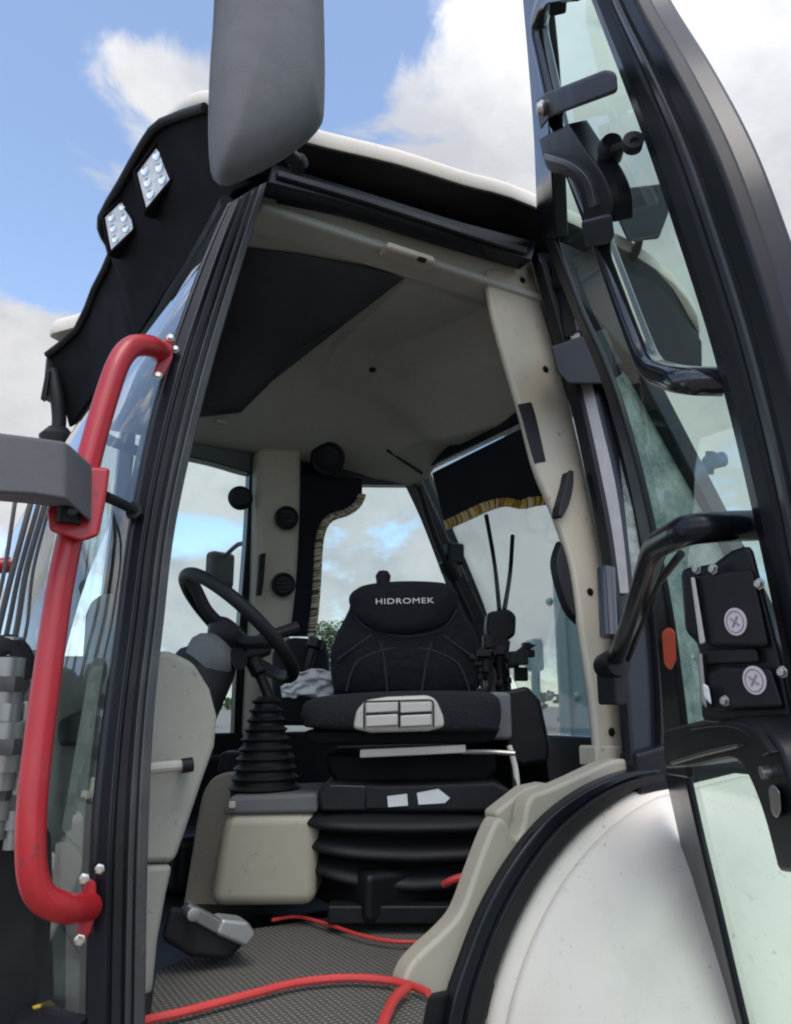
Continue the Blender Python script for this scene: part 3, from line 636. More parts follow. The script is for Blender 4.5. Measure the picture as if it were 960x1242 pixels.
obj('flap_gap', bm, 'rubber', seat)
obj('seat_pan', prism(B(), [pK(x, y, 1.95) for x, y in ((368,886),(608,880),(602,896),(590,902),(380,904),(372,898))], FH*.42), 'deep', seat, bevel=.01)
bm = B(); abx = box(bm, pK(501,911,1.955)+UP*0, (CR+UP*.045).normalized()*.128, UP*.0095, FH*.012); box(bm, pK(472,917,2.05), CR*.09, UP*.006, FH*.02)
obj('slide_rail', bm, 'silver', seat, bevel=.003)
obj('suspension_frame', prism(B(), [pK(x, y, 2.02) for x, y in ((392,914),(600,908),(604,936),(590,950),(410,952),(398,938))], FH*.36), 'deep', seat, bevel=.015)
obj('adjuster_lever', tube(B(), cr([pK(560,912,1.97), pK(595,912,1.96), pK(625,914,1.95)]), .006, 8), 'steel', seat)
su = obj('suspension_cover', prism(B(), [pK(x, y, 1.97) for x, y in ((388,985),(384,962),(398,948),(470,952),(600,948),(620,958),(624,978),(616,986))], FH*.40), 'dplastic', seat, bevel=.02, seg=3)
for pts in ([(470,966),(494,963),(495,977),(471,979)], [(506,962),(532,957),(546,968),(540,974),(508,976)]):
    wl_ = obj('white_label', prism(B(), [pK(x, y, 1.962) for x, y in pts], FH*.012), 'letter', seat)
def rrect(c, hw, hd, z, n=8, rad=.35):
    out = []
    for k in range(40):
        a = 2*math.pi*k/40; ca, sa = math.cos(a), math.sin(a)
        e = .45
        out.append(Vector((c.x, c.y, z))+SR*hw*math.copysign(abs(ca)**e, ca)+FH*hd*math.copysign(abs(sa)**e, sa))
    return out
bc = pK(500, 1020, 2.17); zt = pK(500,980,1.97).z; zb = pK(500,1066,1.97).z
obj('glossy_panel', prism(B(), [pK(x, y, 1.963) for x, y in ((390,984),(386,964),(400,951),(446,952),(444,984))], FH*.012), 'black', seat, bevel=.006)
def brow(hw, hd, z, sag):
    out = []
    for p in rrect(bc, hw, hd, z):
        a_ = (p-bc).dot(SR)/hw; w_ = noise.noise(p*3.1)*.006
        out.append(p+UP*(-sag*(1-a_*a_)+w_))
    return out
loops = [brow(.25, .2, zt, 0)]
for i in range(3):
    z0 = zt+(zb-zt)*i/3; h_ = (zb-zt)/3; s_ = 1-.04*i; sg = .012+.012*i
    for f_, e_ in ((.04,-.030),(.16,-.014),(.32,.002),(.48,.013),(.62,.018),(.76,.016),(.88,.004),(.97,-.022)):
        loops.append(brow((.262+e_)*s_, (.21+e_)*s_, z0+h_*f_, sg))
obj('bellows', loft(B(), loops), 'dplastic', seat, ang=70)
obj('seat_base', abox(B(), bc.x-.22, bc.x+.22, bc.y-.16, bc.y+.2, FZ+.01, zb+.02), 'satin', seat, bevel=.02)
obj('seat_base_rail', box(B(), V(bc.x, bc.y, FZ+.03)-FH*.2, CR*.2, UP*.02, FH*.03), 'satin', seat, bevel=.006)
# armrest box and rear control pod at the seat's side
arm = obj('armrest_box', loft(B(), [[pK(x, y, 2.12) for x, y in ((612,838),(640,832),(656,850),(668,905),(666,924),(632,930),(616,915))], [pK(x, y, 2.36) for x, y in ((612,838),(640,832),(652,850),(660,905),(660,920),(632,926),(616,915))]]), 'satin', seat, bevel=.012)
pod = obj('control_pod', prism(B(), [pK(x, y, 2.42) for x, y in ((592,742),(618,738),(627,746),(626,770),(612,780),(596,778),(590,765))], FH*.09), 'dplastic', ROOT, bevel=.012)
obj('pod_stem', tube(B(), cr([pK(608,776,2.46), pK(606,800,2.46), pK(610,850,2.46), pK(612,900,2.46)]), .03, 12), 'satin', pod)
obj('pod_lever', prism(B(), [pK(x, y, 2.38) for x, y in ((612,800),(640,780),(652,782),(636,792),(622,806))], FH*.04), 'satin', pod, bevel=.005)
for (x0,y0),(x1,y1) in (((590,625),(606,740)), ((622,650),(612,740))):
    obj('pod_cable', tube(B(), cr([pR(x0, y0, -.1), pR((x0+x1)/2+2, (y0+y1)/2, -.1), pK(x1, y1, 2.46)]), .008, 8), 'rubber', pod)
bm = B()
for i in range(3): tube(bm, cr([pK(580+8*i,800,2.4), pK(600-3*i,815+5*i,2.3), pK(596+5*i,850,2.2), pK(612,880,2.15), pK(622,930,2.0), pK(627,975,1.93)]), .006, 8)
obj('seat_wiring', bm, 'rubber', seat)
obj('seat_strap', tube(B(), cr([pK(618,905,2.0), pK(625,930,1.98), pK(628,960,1.96), pK(626,985,1.95)]), .007, 8), 'silver', seat)
obj('seat_side_panel', prism(B(), [pK(x, y, 2.46) for x, y in ((560,884),(660,890),(668,960),(650,990),(560,990))], FH*.03), 'deep', seat)
obj('belt_reel', box(B(), pK(604,868,2.1), CR*.03, UP*.06, FH*.05), 'grey', seat, bevel=.012)
bm = B()
for k in range(40):
    px, py = random.uniform(575,640), random.uniform(778,905); d = random.uniform(2.3,2.5)
    box(bm, pK(px,py,d), CR*random.uniform(.008,.028), UP*random.uniform(.008,.03), FH*.02)
obj('linkage', bm, 'satin', pod, bevel=.004)

# ---- left wheel-arch moulding, seal and fender
mo = [(768,922),(744,922),(700,942),(664,958),(648,964),(640,978),(636,1000),(630,1014),(623,1013),(618,1000),(610,993),(602,997),(590,1024),(576,1062),(560,1105),(540,1130),(512,1156),(494,1180),(487,1215),(486,1290)]
arc = [(540,1290),(552,1220),(580,1140),(612,1076),(650,1020),(700,975),(790,938)]
inner = obj('wheel_arch_moulding', prism(B(), [pY(p.x, p.y, .035) for p in cr([V(x, y, 0) for x, y in mo], 4)+[V(x, y, 0) for x, y in arc]], V(0,.05,0)), 'beige', ROOT, bevel=.012, seg=4)
obj('cup_recess', prism(B(), [pY(x, y, .085) for x, y in ((602,985),(640,955),(664,950),(690,958),(690,1010),(650,1040),(610,1040))], V(0,.05,0)), 'beige', inner, bevel=.01)
s_o = [(800,930),(760,936),(712,956),(664,992),(622,1044),(588,1104),(562,1170),(545,1225),(534,1300)]
s_i = [(810,948),(778,956),(742,976),(700,1012),(660,1062),(628,1120),(606,1176),(592,1228),(580,1300)]
def mid(f): return [(a[0]+(b[0]-a[0])*f, a[1]+(b[1]-a[1])*f) for a, b in zip(s_o, s_i)]
seal = obj('arch_frame', ribbon(B(), cr([pY(*p, .012) for p in s_o]), cr([pY(*p, .012) for p in s_i]), V(0,.05,0)), 'black', ROOT, bevel=.006)
obj('arch_seal', ribbon(B(), cr([pY(*p, -.012) for p in mid(.55)]), cr([pY(*p, .0) for p in mid(.98)]), V(0,.02,0)), 'rubber', seal, bevel=.006, seg=3)
obj('arch_flange', ribbon(B(), cr([pY(*p, .0) for p in mid(.06)]), cr([pY(*p, -.002) for p in mid(.45)]), V(0,.02,0)), 'black', seal, bevel=.006, seg=3)
# fender: rings round the wheel centre, from the arch outwards
wcx = pY(880, 1242, 0); WC = V(1.62, -.02, .72)
arcp = cr([pY(*p, .02) for p in s_i], 5)
arcp = cr([V(2.35,.02,1.1), V(2.2,.02,1.33), V(1.95,.02,1.46), V(1.7,.02,1.50)], 5)[:-1]+arcp
a_end = arcp[-1]
arcp += [a_end+V(-.02,0,-.15), a_end+V(-.03,0,-.35)]
def frow(inset, y):
    out = []
    for p in arcp:
        d = V(WC.x, p.y, WC.z)-p; q = p+d.normalized()*inset; out.append(V(q.x, y, q.z))
    return out
FP = [(.04,0),(.012,0),(.0,.012),(-.010,.022),(-.018,.018),(-.030,.022),(-.040,.036),(-.054,.042),(-.10,.080),(-.160,.122),(-.168,.134),(-.20,.175),(-.26,.245),(-.32,.325),(-.335,.345),(-.345,.37),(-.348,.40),(-.33,.41)]
fen = obj('rear_fender', sheet(B(), [frow(i_, y_) for y_, i_ in FP]), 'white', ROOT, ang=50)
fen.modifiers.new('solid', 'SOLIDIFY').thickness = .004
random.seed(3)
# wheel
wh = obj('rear_wheel', lathe(B(), [(.20,-.02),(.28,-.0),(.34,.01),(.38,.0),(.41,.03),(.42,.1),(.42,.30),(.41,.36),(.36,.38),(.2,.38)], WC+V(.12,-.42,-.22), YN, 64), 'tyre', ROOT)
bm = B()
for k in range(24):
    a = 2*math.pi*k/24; o_ = WC+V(.12,-.42,-.22)
    for s in (0, 1):
        aa = a+s*.13; rr = V(math.cos(aa),0,math.sin(aa)); tt = V(-math.sin(aa),0,math.cos(aa))
        box(bm, o_+rr*.43+V(0,.10+.2*s,0), tt*.025+V(0,.03*(1-2*s),0), V(0,.09,0)+tt*.05*(1-2*s), rr*.025)
obj('tyre_lugs', bm, 'tyre', wh, bevel=.004)
obj('wheel_rim', lathe(B(), [(0,.1),(.09,.1),(.11,.06),(.19,.08),(.20,.0),(.215,-.015),(.22,.02)], WC+V(.12,-.42,-.22), YN, 48), 'silver', wh)

# ---- body under and behind the cab
obj('chassis', abox(B(), -.9, 2.6, .38, 1.12, .55, 1.02), 'satin', ROOT, bevel=.02)
obj('side_panel', prism(B(), [pY(x, y, .12) for x, y in ((-40,990),(52,1000),(64,1010),(68,1300),(-40,1300))], V(0,.06,0)), 'satin', ROOT, bevel=.012)
obj('cab_step', abox(B(), .32, .78, -.04, .05, FZ-.14, FZ-.05), 'satin', ROOT, bevel=.01)
bon = obj('bonnet', abox(B(), -1.7, -.06, .38, 1.12, 1.0, 1.42), 'white', ROOT, bevel=.06, seg=4)
# backhoe boom folded up behind the rear window
bx = 2.62
bo = obj('boom', prism(B(), [V(bx,1.60,.6), V(bx,1.60,CZ+.62), V(bx,1.50,CZ+1.1), V(bx,1.0,CZ+1.1), V(bx,.86,CZ+.3), V(bx,.86,.6)], V(.3,0,0)), 'post', ROOT, bevel=.01)
obj('boom_edge', prism(B(), [V(bx-.03,1.60,.7), V(bx-.03,1.60,CZ+.62), V(bx-.03,1.545,CZ+.62), V(bx-.03,1.545,.7)], V(.03,0,0)), 'post', bo, bevel=.006)
for x, y in ((682,815),(682,872),(700,845),(684,905),(668,845),(668,730)):
    bolt('boom_bolt', pX(x, y, bx), V(-1,0,0), .017, bo, 'post', .02)
obj('boom_pipe', tube(B(), cr([pX(652,775,bx-.06), pX(650,830,bx-.06), pX(655,900,bx-.06), pX(650,980,bx-.06)]), .022), 'post', bo)
obj('boom_lug', box(B(), pX(648,795,bx-.03), V(.03,0,0), V(0,.05,0), V(0,0,.08)), 'post', bo, bevel=.02)
# dark machinery beyond the left quarter, seen above the grab handle
dp = obj('stabiliser_cylinder', lathe(B(), [(.06,-1.6),(.06,.0),(.075,.0),(.075,.05),(.05,.06),(.05,.10),(0,.11)], V(3.0, .62, CZ+.50), V(.12,0,1)), 'edge', ROOT)
obj('cylinder_cap', lathe(B(), [(.06,0),(.085,.02),(.085,.07),(.06,.09),(0,.09)], V(3.015,.62,CZ+.60), V(.12,0,1)), 'satin', dp)
obj('hose_tee', tube(B(), cr([pX(838,568,2.9), pX(858,562,2.9), pX(880,556,2.9)]), [.02]*6+[.035]*6+[.018], 10), 'satin', dp)
obj('hose_tee', tube(B(), [pX(862,548,2.9), pX(860,575,2.9)], .022, 10), 'satin', dp)

# ---- loader hydraulics on the left edge
bm = B()
for i, (x0, x1, yb) in enumerate(((0,20,640),(6,40,640),(14,50,640),(22,58,640),(31,64,640))):
    tube(bm, cr([pY(x0-26, 850, .10+.02*i), pY(x0-12+3*i, 770, .10+.02*i), pY(x0+(x1-x0)*.30, 690, .10+.02*i), pY(x1, yb-40, .12+.02*i), pY(x1+10, yb-90, .2)]), (.0035, .005, .0042, .005, .003)[i], 8)
hz = obj('loader_hoses', bm, 'armgrey', ROOT)
def fitting(px, py, yv, r, h):
    f_ = obj('hydraulic_coupling', lathe(B(), [(r*.7,-h),(r*.7,-h*.6),(r,-h*.58),(r,-h*.1),(r*.8,-h*.08),(r*.8,h*.1),(r*1.05,h*.12),(r*1.05,h*.55),(r*.6,h*.6),(r*.6,h),(0,h)], pY(px,py,yv), UP, 20), 'alu', ROOT)
    obj('coupling_collar', lathe(B(), [(r*1.2,-.012),(r*1.25,0),(r*1.2,.012)], pY(px,py,yv), UP, 6), 'edge', f_)
for x, y, yv, r, h in ((8,830,.10,.03,.075), (30,845,.11,.021,.075), (28,905,.10,.025,.07), (6,905,.08,.03,.065), (0,960,.1,.022,.07), (20,972,.1,.018,.07)):
    fitting(x, y, yv, r, h)
obj('valve_block', loft(B(), [[pY(x, y, .14) for x, y in ((-60,800),(38,800),(44,880),(40,1010),(-60,1010))], [pY(x, y, .22) for x, y in ((-60,800),(36,800),(42,880),(38,1010),(-60,1010))]]), 'dplastic', ROOT, bevel=.01)
obj('hose_elbow', tube(B(), cr([pY(-10,795,.10), pY(10,785,.10), pY(24,798,.10), pY(28,825,.10)]), .022, 12), 'rubber', ROOT)
obj('loader_pipe', tube(B(), [pY(-40,690,.2), pY(14,685,.2)], .014, 12), 'red', ROOT)

# ---- red grab handle with mirror clamp
GH = -.075
def g(x, y, off=GH): return pS(x, y, off)
gpath = fillet([g(196,428,.0), g(184,418,-.05), g(150,420), g(123,500), g(100,590), g(74,700), g(48,890), g(36,1000), g(40,1085,-.075), g(80,1104,-.06), g(108,1100,.0)], .07, 7)
gh = obj('grab_handle', tube(B(), gpath, .0205, 18), 'red', ROOT)
for cxy, bl2 in (((201,433), ((207,410),(192,456))), ((105,1098), ((102,1066),(97,1140)))):
    c0 = pS(*cxy, .005)
    x, y = cxy
    fl = obj('handle_flange', loft(B(), [[pS(x+dx, y+dy, o_) for dx, dy in ((3,-34),(12,-28),(13,2),(6,32),(-3,46),(-12,42),(-9,10),(-6,-18))] for o_ in (-.012, .008)]) if y > 600 else
             loft(B(), [[pS(x+dx, y+dy, o_) for dx, dy in ((4,-30),(10,-24),(9,2),(-2,24),(-12,28),(-16,20),(-8,0),(-4,-18))] for o_ in (-.012, .008)]), 'red', gh, bevel=.004)
    for bx_, by_ in bl2: bolt('flange_bolt', pS(bx_, by_, -.012), V(-.2,-1,0), .0062, gh)
bolt('flange_bolt', pS(121,1054,-.0), V(-.2,-1,0), .0058, gh); bolt('flange_bolt', pS(213,424,-.0), V(-.2,-1,0), .0058, gh)
clamp = obj('mirror_clamp', loft(B(), [[g(x, y, o_) for x, y in ((110,566),(134,568),(128,610),(120,650),(100,657),(60,644),(57,618),(80,600))] for o_ in (-.115,-.03)]), 'red', gh, bevel=.006)
obj('clamp_pin', tube(B(), cr([g(128,602,-.08), g(150,612,-.03), g(166,621,.0)]), .009, 10), 'rubber', gh)
obj('pin_nut', lathe(B(), [(.016,-.012),(.016,.012)], g(163,620,.0), V(.3,1,0), 6), 'rubber', gh)
# grey mirror arm running off to the left
ma = obj('mirror_arm', loft(B(), [[g(x, y, o_) for x, y in q] for q, o_ in ((((-160,508),(80,533),(78,606),(-160,580)), -.20), (((-160,512),(82,536),(112,562),(112,628),(108,634),(78,618),(-160,590)), -.12))] if False else
     [[g(-160,505,-.22), g(-160,590,-.22), g(-160,594,-.12), g(-160,510,-.12)], [g(40,530,-.20), g(40,600,-.20), g(40,612,-.10), g(40,536,-.10)], [g(80,536,-.19), g(80,606,-.19), g(84,618,-.10), g(84,540,-.10)], [g(111,564,-.13), g(110,634,-.13), g(112,632,-.09), g(113,566,-.09)]]), 'armgrey', gh, bevel=.006)
obj('arm_pivot', lathe(B(), [(.018,-.012),(.018,.03),(.012,.034)], g(84,626,-.12), UP, 20), 'dplastic', gh)
obj('arm_screw', lathe(B(), [(.007,0),(.007,.006),(0,.008)], g(88,621,-.155), V(0,-1,0), 12), 'satin', gh)

# ---- big rear-view mirror head above the pillar
MP = -.06
def mpt(x, y, o_): return pY(x, y, o_)
mh = B()
back = [(264,-120),(264,0),(258,100),(258,190),(268,221),(300,212),(345,188),(384,156),(392,120),(391,0),(385,-120),(325,-135)]
def msc(s, dx, dy, o_): 
    cx_, cy_ = 326, 50
    return [mpt(cx_+(x-cx_)*s+dx, cy_+(y-cy_)*s+dy, o_) for x, y in back]
bkc = cr([V(x, y, 0) for x, y in back], 5, True)
def msm(s, dx, dy, o_):
    return [mpt(326+(p.x-326)*s+dx, 40+(p.y-40)*s+dy, o_) for p in bkc]
mirror = obj('mirror_head', loft(mh, [msm(.25,14,-40,-.205), msm(.55,12,-28,-.20), msm(.74,8,-16,-.188), msm(.88,3,-7,-.168), msm(.965,1,-2,-.14), msm(1,0,0,-.10), msm(1,-1,2,-.05)]), 'grey', ROOT, ang=70)
obj('mirror_glass', prism(B(), msc(.93,-2,2,-.049), V(0,.006,0)), 'steel', mirror)
obj('mirror_rim', tube(B(), cr(msc(.985,-1,2,-.05), 3, True), .007, 8, True), 'grey', mirror)
obj('mirror_stay', tube(B(), cr([pY(330,150,.0), pY(345,180,.02), pY(360,196,.10), pY(362,204,.16)]), .016, 12), 'satin', mirror)
obj('stay_knuckle', lathe(B(), [(0,-.02),(.018,-.015),(.02,0),(.018,.015),(0,.02)], pY(362,198,.13), V(.3,-1,0)), 'satin', mirror)

# ================================================================== OPEN DOOR
TH = -DN
fo_ = [(742,-120),(752,-60),(772,0),(822,90),(868,185),(906,290),(940,400),(966,500),(988,600),(1008,720),(1024,840),(1034,960),(1040,1080),(1044,1290)]
fi_ = [(688, -120), (696, -60), (716, 0), (750, 90), (785, 185), (820, 290), (855, 400), (882, 500), (906, 600), (932, 720), (956, 840), (970, 960), (978, 1080), (982, 1290)]
def dmid(f): return [(a[0]+(b[0]-a[0])*f, a[1]+(b[1]-a[1])*f) for a, b in zip(fi_, fo_)]
def dband(name, l, r, off, th, m, parent, bevel=.004, roff=None):
    return obj(name, ribbon(B(), cr([pD(*p, off) for p in l]), cr([pD(*p, off if roff is None else roff) for p in r]), TH*th), m, parent, bevel=bevel)
door = dband('door', fi_, fo_, .0, .04, 'black', ROOT, .008)
door['label'] = 'glazed cab door swung open'
dband('door_seal', dmid(.10), dmid(.36), .012, .02, 'rubber', door, .006)
dband('edge_trim', dmid(.44), dmid(.56), .008, .02, 'edge', door, .004)
dband('outer_lip', dmid(.66), dmid(.97), .008, .02, 'satin', door, .008)
dband('top_rail', [(624,-120),(630,-60),(634,0),(641,80),(647,160),(650,230),(652,290)], [(650,-120),(650,-60),(652,0),(660,80),(666,160),(670,230),(673,290)], .0, .035, 'black', door, .006)
dband('hinge_rail', [(656,280),(690,370),(724,450),(752,540),(774,640),(792,740),(802,840),(808,940)], [(668,280),(701,370),(736,450),(764,540),(788,640),(808,740),(822,840),(834,945)], -.004, .014, 'satin', door, .006)
dband('lower_rail', [(806,938),(822,1010),(838,1090),(858,1181),(872,1240),(884,1300)], [(830,936),(846,1010),(865,1090),(886,1181),(900,1240),(915,1300)], -.006, .014, 'black', door, .008)
gl_ = [(640,-120),(640,0),(660,280),(730,450),(784,640),(812,800),(822,940),(850,1050),(885,1180),(912,1310)]
gr_ = [(705,-118),(740,0),(846,280),(884,450),(930,640),(944,800),(966,940),(976,1050),(980,1180),(984,1310)]
bm = sheet(B(), [[p+(q-p)*(k/6) for k in range(7)] for p, q in zip([pD(*a, -.018) for a in gl_], [pD(*b, -.018) for b in gr_])])
dg_ = obj('door_glass', bm, 'glass', door)
# upper window rail (bent tube) with its bracket and catch
tp = fillet([pD(x, y, o_) for x, y, o_ in ((700,-14,.01),(664,-8,.03),(652,30,.035),(682,168,.035),(722,270,.035),(770,400,.035),(790,450,.035),(830,462,.03),(878,463,-.012))], .045, 6)
obj('window_rail', tube(B(), tp, .0175, 14), 'gloss', door)
br = obj('catch_bracket', loft(B(), [[pD(x, y, o_) for x, y in ((650,122),(664,112),(735,84),(748,88),(750,112),(668,142),(656,158))] for o_ in (.075,.02)]), 'satin', door, bevel=.005)
obj('bracket_pivot', lathe(B(), [(.012,0),(.014,.006),(.010,.014),(0,.016)], pD(662,131,.076), DN, 16), 'zinc', door)
obj('catch_arm', obj and ribbon(B(), cr([pD(x, y, .055) for x, y in ((654,168),(664,205),(690,216),(704,238),(708,266))]), cr([pD(x, y, .055) for x, y in ((690,150),(708,180),(728,208),(740,240),(742,270))]), TH*.03), 'satin', door, bevel=.008)
obj('catch_groove', ribbon(B(), cr([pD(x, y, .062) for x, y in ((660,186),(690,196),(712,216),(722,250))]), cr([pD(x, y, .062) for x, y in ((660,194),(688,203),(706,222),(714,252))]), TH*.01), 'edge', door, bevel=.002)
obj('catch_clamp', loft(B(), [[pD(x, y, o_) for x, y in ((705,268),(742,258),(746,288),(738,296),(710,300))] for o_ in (.07,.0)]), 'dplastic', door, bevel=.006)
ck = obj('catch_knob', lathe(B(), [(0,-.016),(.017,-.014),(.019,.006),(.013,.018),(0,.02)], pD(741,182,.03), DD), 'dplastic', door)
obj('knob_stem', tube(B(), [pD(735,184,.03), pD(770,172,.03)], .006, 8), 'dplastic', door)
obj('stem_stop', lathe(B(), [(0,-.008),(.012,-.007),(.013,.007),(0,.008)], pD(768,174,.03), DD), 'dplastic', door)
obj('top_catch', box(B(), pD(676,2,.02), DD*.018, HAX*.012, DN*.015), 'dplastic', door, bevel=.004)
# lower grab bar
gb = obj('door_grab_bar', tube(B(), fillet([pS(746,800,-.045), pD(764,756,.05), pD(795,662,.07), pD(838,640,.07), pD(918,637,-.012)], .05, 7), .0175, 16), 'black', door)
obj('stay_rod', tube(B(), fillet([pD(762,800,.02), pD(800,705,.03), pD(826,672,.03)], .02), .006, 8), 'satin', door)
# lock housing
LN = (DN*math.cos(R(32))+DD*math.sin(R(32))).normalized()
LP = pD(935, 780, .03)
def pL(x, y, off=0): return hit(x, y, LP+LN*off, LN)
lk = obj('lock_housing', loft(B(), [[pL(x, y, o_-.05) for x, y in ((826,690),(866,684),(888,668),(912,660),(948,800),(968,900),(884,878),(852,876),(848,780),(832,768))] for o_ in (.05,.0)]), 'satin', door, bevel=.008)
c1 = obj('lock_cover', loft(B(), [[pL(x, y, o_-.05) for x, y in ((840,696),(914,690),(934,786),(858,784))] for o_ in (.062,.045)]), 'satin', door, bevel=.005)
c2 = obj('lock_cover', loft(B(), [[pL(x, y, o_-.05) for x, y in ((858,818),(874,808),(936,810),(952,860),(866,862))] for o_ in (.062,.045)]), 'satin', door, bevel=.005)
obj('lock_slot', loft(B(), [[pL(x, y, o_-.05) for x, y in ((852,788),(918,786),(922,804),(856,806))] for o_ in (.058,.045)]), 'rubber', door, bevel=.003)
obj('strike_edge', loft(B(), [[pL(x, y, o_-.05) for x, y in ((838,700),(843,700),(856,780),(849,782))] for o_ in (.068,.06)]), 'silver', door, bevel=.002)
obj('strike_edge', loft(B(), [[pL(x, y, o_-.05) for x, y in ((846,792),(852,792),(858,860),(850,852))] for o_ in (.064,.055)]), 'steel', door, bevel=.002)
obj('strike_tip', loft(B(), [[pL(x, y, o_-.05) for x, y in ((852,828),(860,832),(864,856),(854,846))] for o_ in (.075,.06)]), 'letter', door, bevel=.003)
for (x, y) in ((893,754),(916,825)):
    c0 = pL(x, y, .0125)
    st = obj('round_sticker', lathe(B(), [(.0140,0),(.0140,.0012),(0,.0012)], c0, LN, 32), 'sticker', door)
    bm = B(); e_ = LN.cross(HAX).normalized(); h_ = LN.cross(e_)
    tube(bm, [c0+LN*.0014+(e_*math.cos(2*math.pi*k/28)+h_*math.sin(2*math.pi*k/28))*.0108 for k in range(28)], .0007, 6, True)
    for a in (R(45), R(135)):
        w_ = e_*math.cos(a)+h_*math.sin(a)
        tube(bm, [c0+LN*.0014-w_*.0065, c0+LN*.0014+w_*.0065], .0011, 6)
    obj('sticker_print', bm, 'print', door)
for x, y in ((922,708),(846,690),(866,690),(950,815),(880,850)):
    bolt('lock_screw', pL(x, y, .012), LN, .0045, door, 'steel', .004)
obj('red_release_tab', obj and loft(B(), [[pD(x, y, o_) for x, y in ((803,766),(812,760),(819,766),(821,800),(814,814),(806,806))] for o_ in (.045,.02)]), 'orange', door, bevel=.005, seg=3)
# inner door handle: cast arm that runs out then down
dh = obj('door_handle', ribbon(B(), cr([pD(x, y, .07) for x, y in ((804,886),(840,876),(880,870),(915,876),(940,900),(960,960),(972,1060))]), cr([pD(x, y, .07) for x, y in ((806,932),(840,930),(876,922),(894,924),(908,944),(926,990),(944,1058))]), TH*.05), 'satin', door, bevel=.014)
obj('handle_rib', ribbon(B(), cr([pD(x, y, .078) for x, y in ((812,924),(850,912),(892,902))]), cr([pD(x, y, .078) for x, y in ((814,928),(852,917),(894,907))]), TH*.012), 'edge', door, bevel=.002)
obj('handle_highlight', ribbon(B(), cr([pD(x, y, .077) for x, y in ((836,880),(880,874),(912,884),(934,914))]), cr([pD(x, y, .077) for x, y in ((836,886),(878,882),(906,892),(924,918))]), TH*.012), 'satin', door, bevel=.003)
obj('lock_barrel', loft(B(), [[pD(x, y, o_) for x, y in ((932,956),(938,950),(946,960),(948,985),(943,994),(936,986))] for o_ in (.08,.06)]), 'steel', door, bevel=.004)
obj('lock_pin', lathe(B(), [(.006,0),(.006,.008),(0,.01)], pD(934,936,.07), DN, 12), 'steel', door)

# ================================================================== LOOSE THINGS
mp = [pZ(x, y, FZ-.012) for x, y in ((176,1280),(190,1178),(300,1128),(400,1112),(560,1110),(520,1200),(500,1300),(400,1330))]
mt = obj('floor_mat', prism(B(), mp, V(0,0,-.008)), 'mat')
tag(mt, 'dark ribbed rubber mat on the cab floor below the seat', 'floor mat')
zf = FZ-.002
def cordp(pts, lift=0): return cr([pZ(x, y, zf+.006+lift) for x, y in pts], 8)
c_ = obj('cord', tube(B(), cordp([(150,1252),(176,1238),(220,1228),(300,1207),(360,1192),(420,1186),(470,1189),(500,1196),(520,1204)]), .0072, 10), 'cord')
tag(c_, 'thick red cord lying across the front of the ribbed mat', 'cord')
c_ = obj('cord', tube(B(), cordp([(330,1116),(362,1112),(400,1122),(440,1135),(480,1142),(530,1142)]), .0042, 10), 'cord')
tag(c_, 'thin red cord running along the foot of the seat base', 'cord')
c_ = obj('cord', tube(B(), cordp([(462,1250),(470,1228),(480,1210),(494,1198)],.004), .009, 10), 'cord')
tag(c_, 'short red cord end curling beside the beige wheel arch moulding', 'cord')
c_ = obj('cord', tube(B(), cr([pK(534,1076,1.98), pK(548,1068,1.96), pK(566,1062,1.96)]), .009, 10), 'cord')
tag(c_, 'small red cord loop against the base of the seat bellows', 'cord')
# curtains with a fringe
def fringe(path, name, m, parent, size=.012, hang=None):
    bm = B(); acc = 0; rng = random.Random(5)
    for a, b in zip(path, path[1:]):
        L_ = (b-a).length; d = (b-a).normalized(); s = -acc
        while s+size*.8 < L_+1e-6:
            s += size*.8
            c0 = a+d*s; side = d.cross(V(-.4,-1,0)).normalized()
            tube(bm, [c0-side*size*1.3+V(0,-.004,0), c0-side*size*.4+V(0,-.011,0)+d*.002, c0+side*size*.5+V(0,-.010,0)+d*.004, c0+side*size*1.5+V(0,0,0)+d*.006], [size*.4, size*.52, size*.5, size*.28], 6)
        acc = L_-s if L_ > s else 0
    return obj(name, bm, m, parent)
ca = [(364,574),(440,580),(440,598),(434,612),(420,622),(402,628),(392,640),(387,662),(385,700),(382,740),(378,772),(352,772),(358,700)]
cur = obj('curtain', prism(B(), [pF(x, y, -.04) for x, y in ca], V(0,.012,0)), 'curtain', None, bevel=.003)
tag(cur, 'dark side curtain with curved pale-fringed edge beside the beige far pillar', 'curtain', 'fringed cab curtains')
fringe(cr([pF(x, y, -.05) for x, y in ca[2:11]], 4), 'fringe', 'fringe_pale', cur, .010)
cb_ = [(524,574),(600,536),(672,500),(680,606),(650,608),(632,612),(612,609),(590,615),(562,628),(540,638)]
cur2 = obj('curtain', prism(B(), [pR(x, y, -.06) for x, y in cb_], V(.012,0,.008)), 'curtain', None, bevel=.003)
tag(cur2, 'dark valance curtain with gold-fringed lower edge along the rear window top', 'curtain', 'fringed cab curtains')
fringe(cr([pR(x, y, -.07) for x, y in cb_[3:]], 4), 'fringe', 'fringe_gold', cur2, .014)
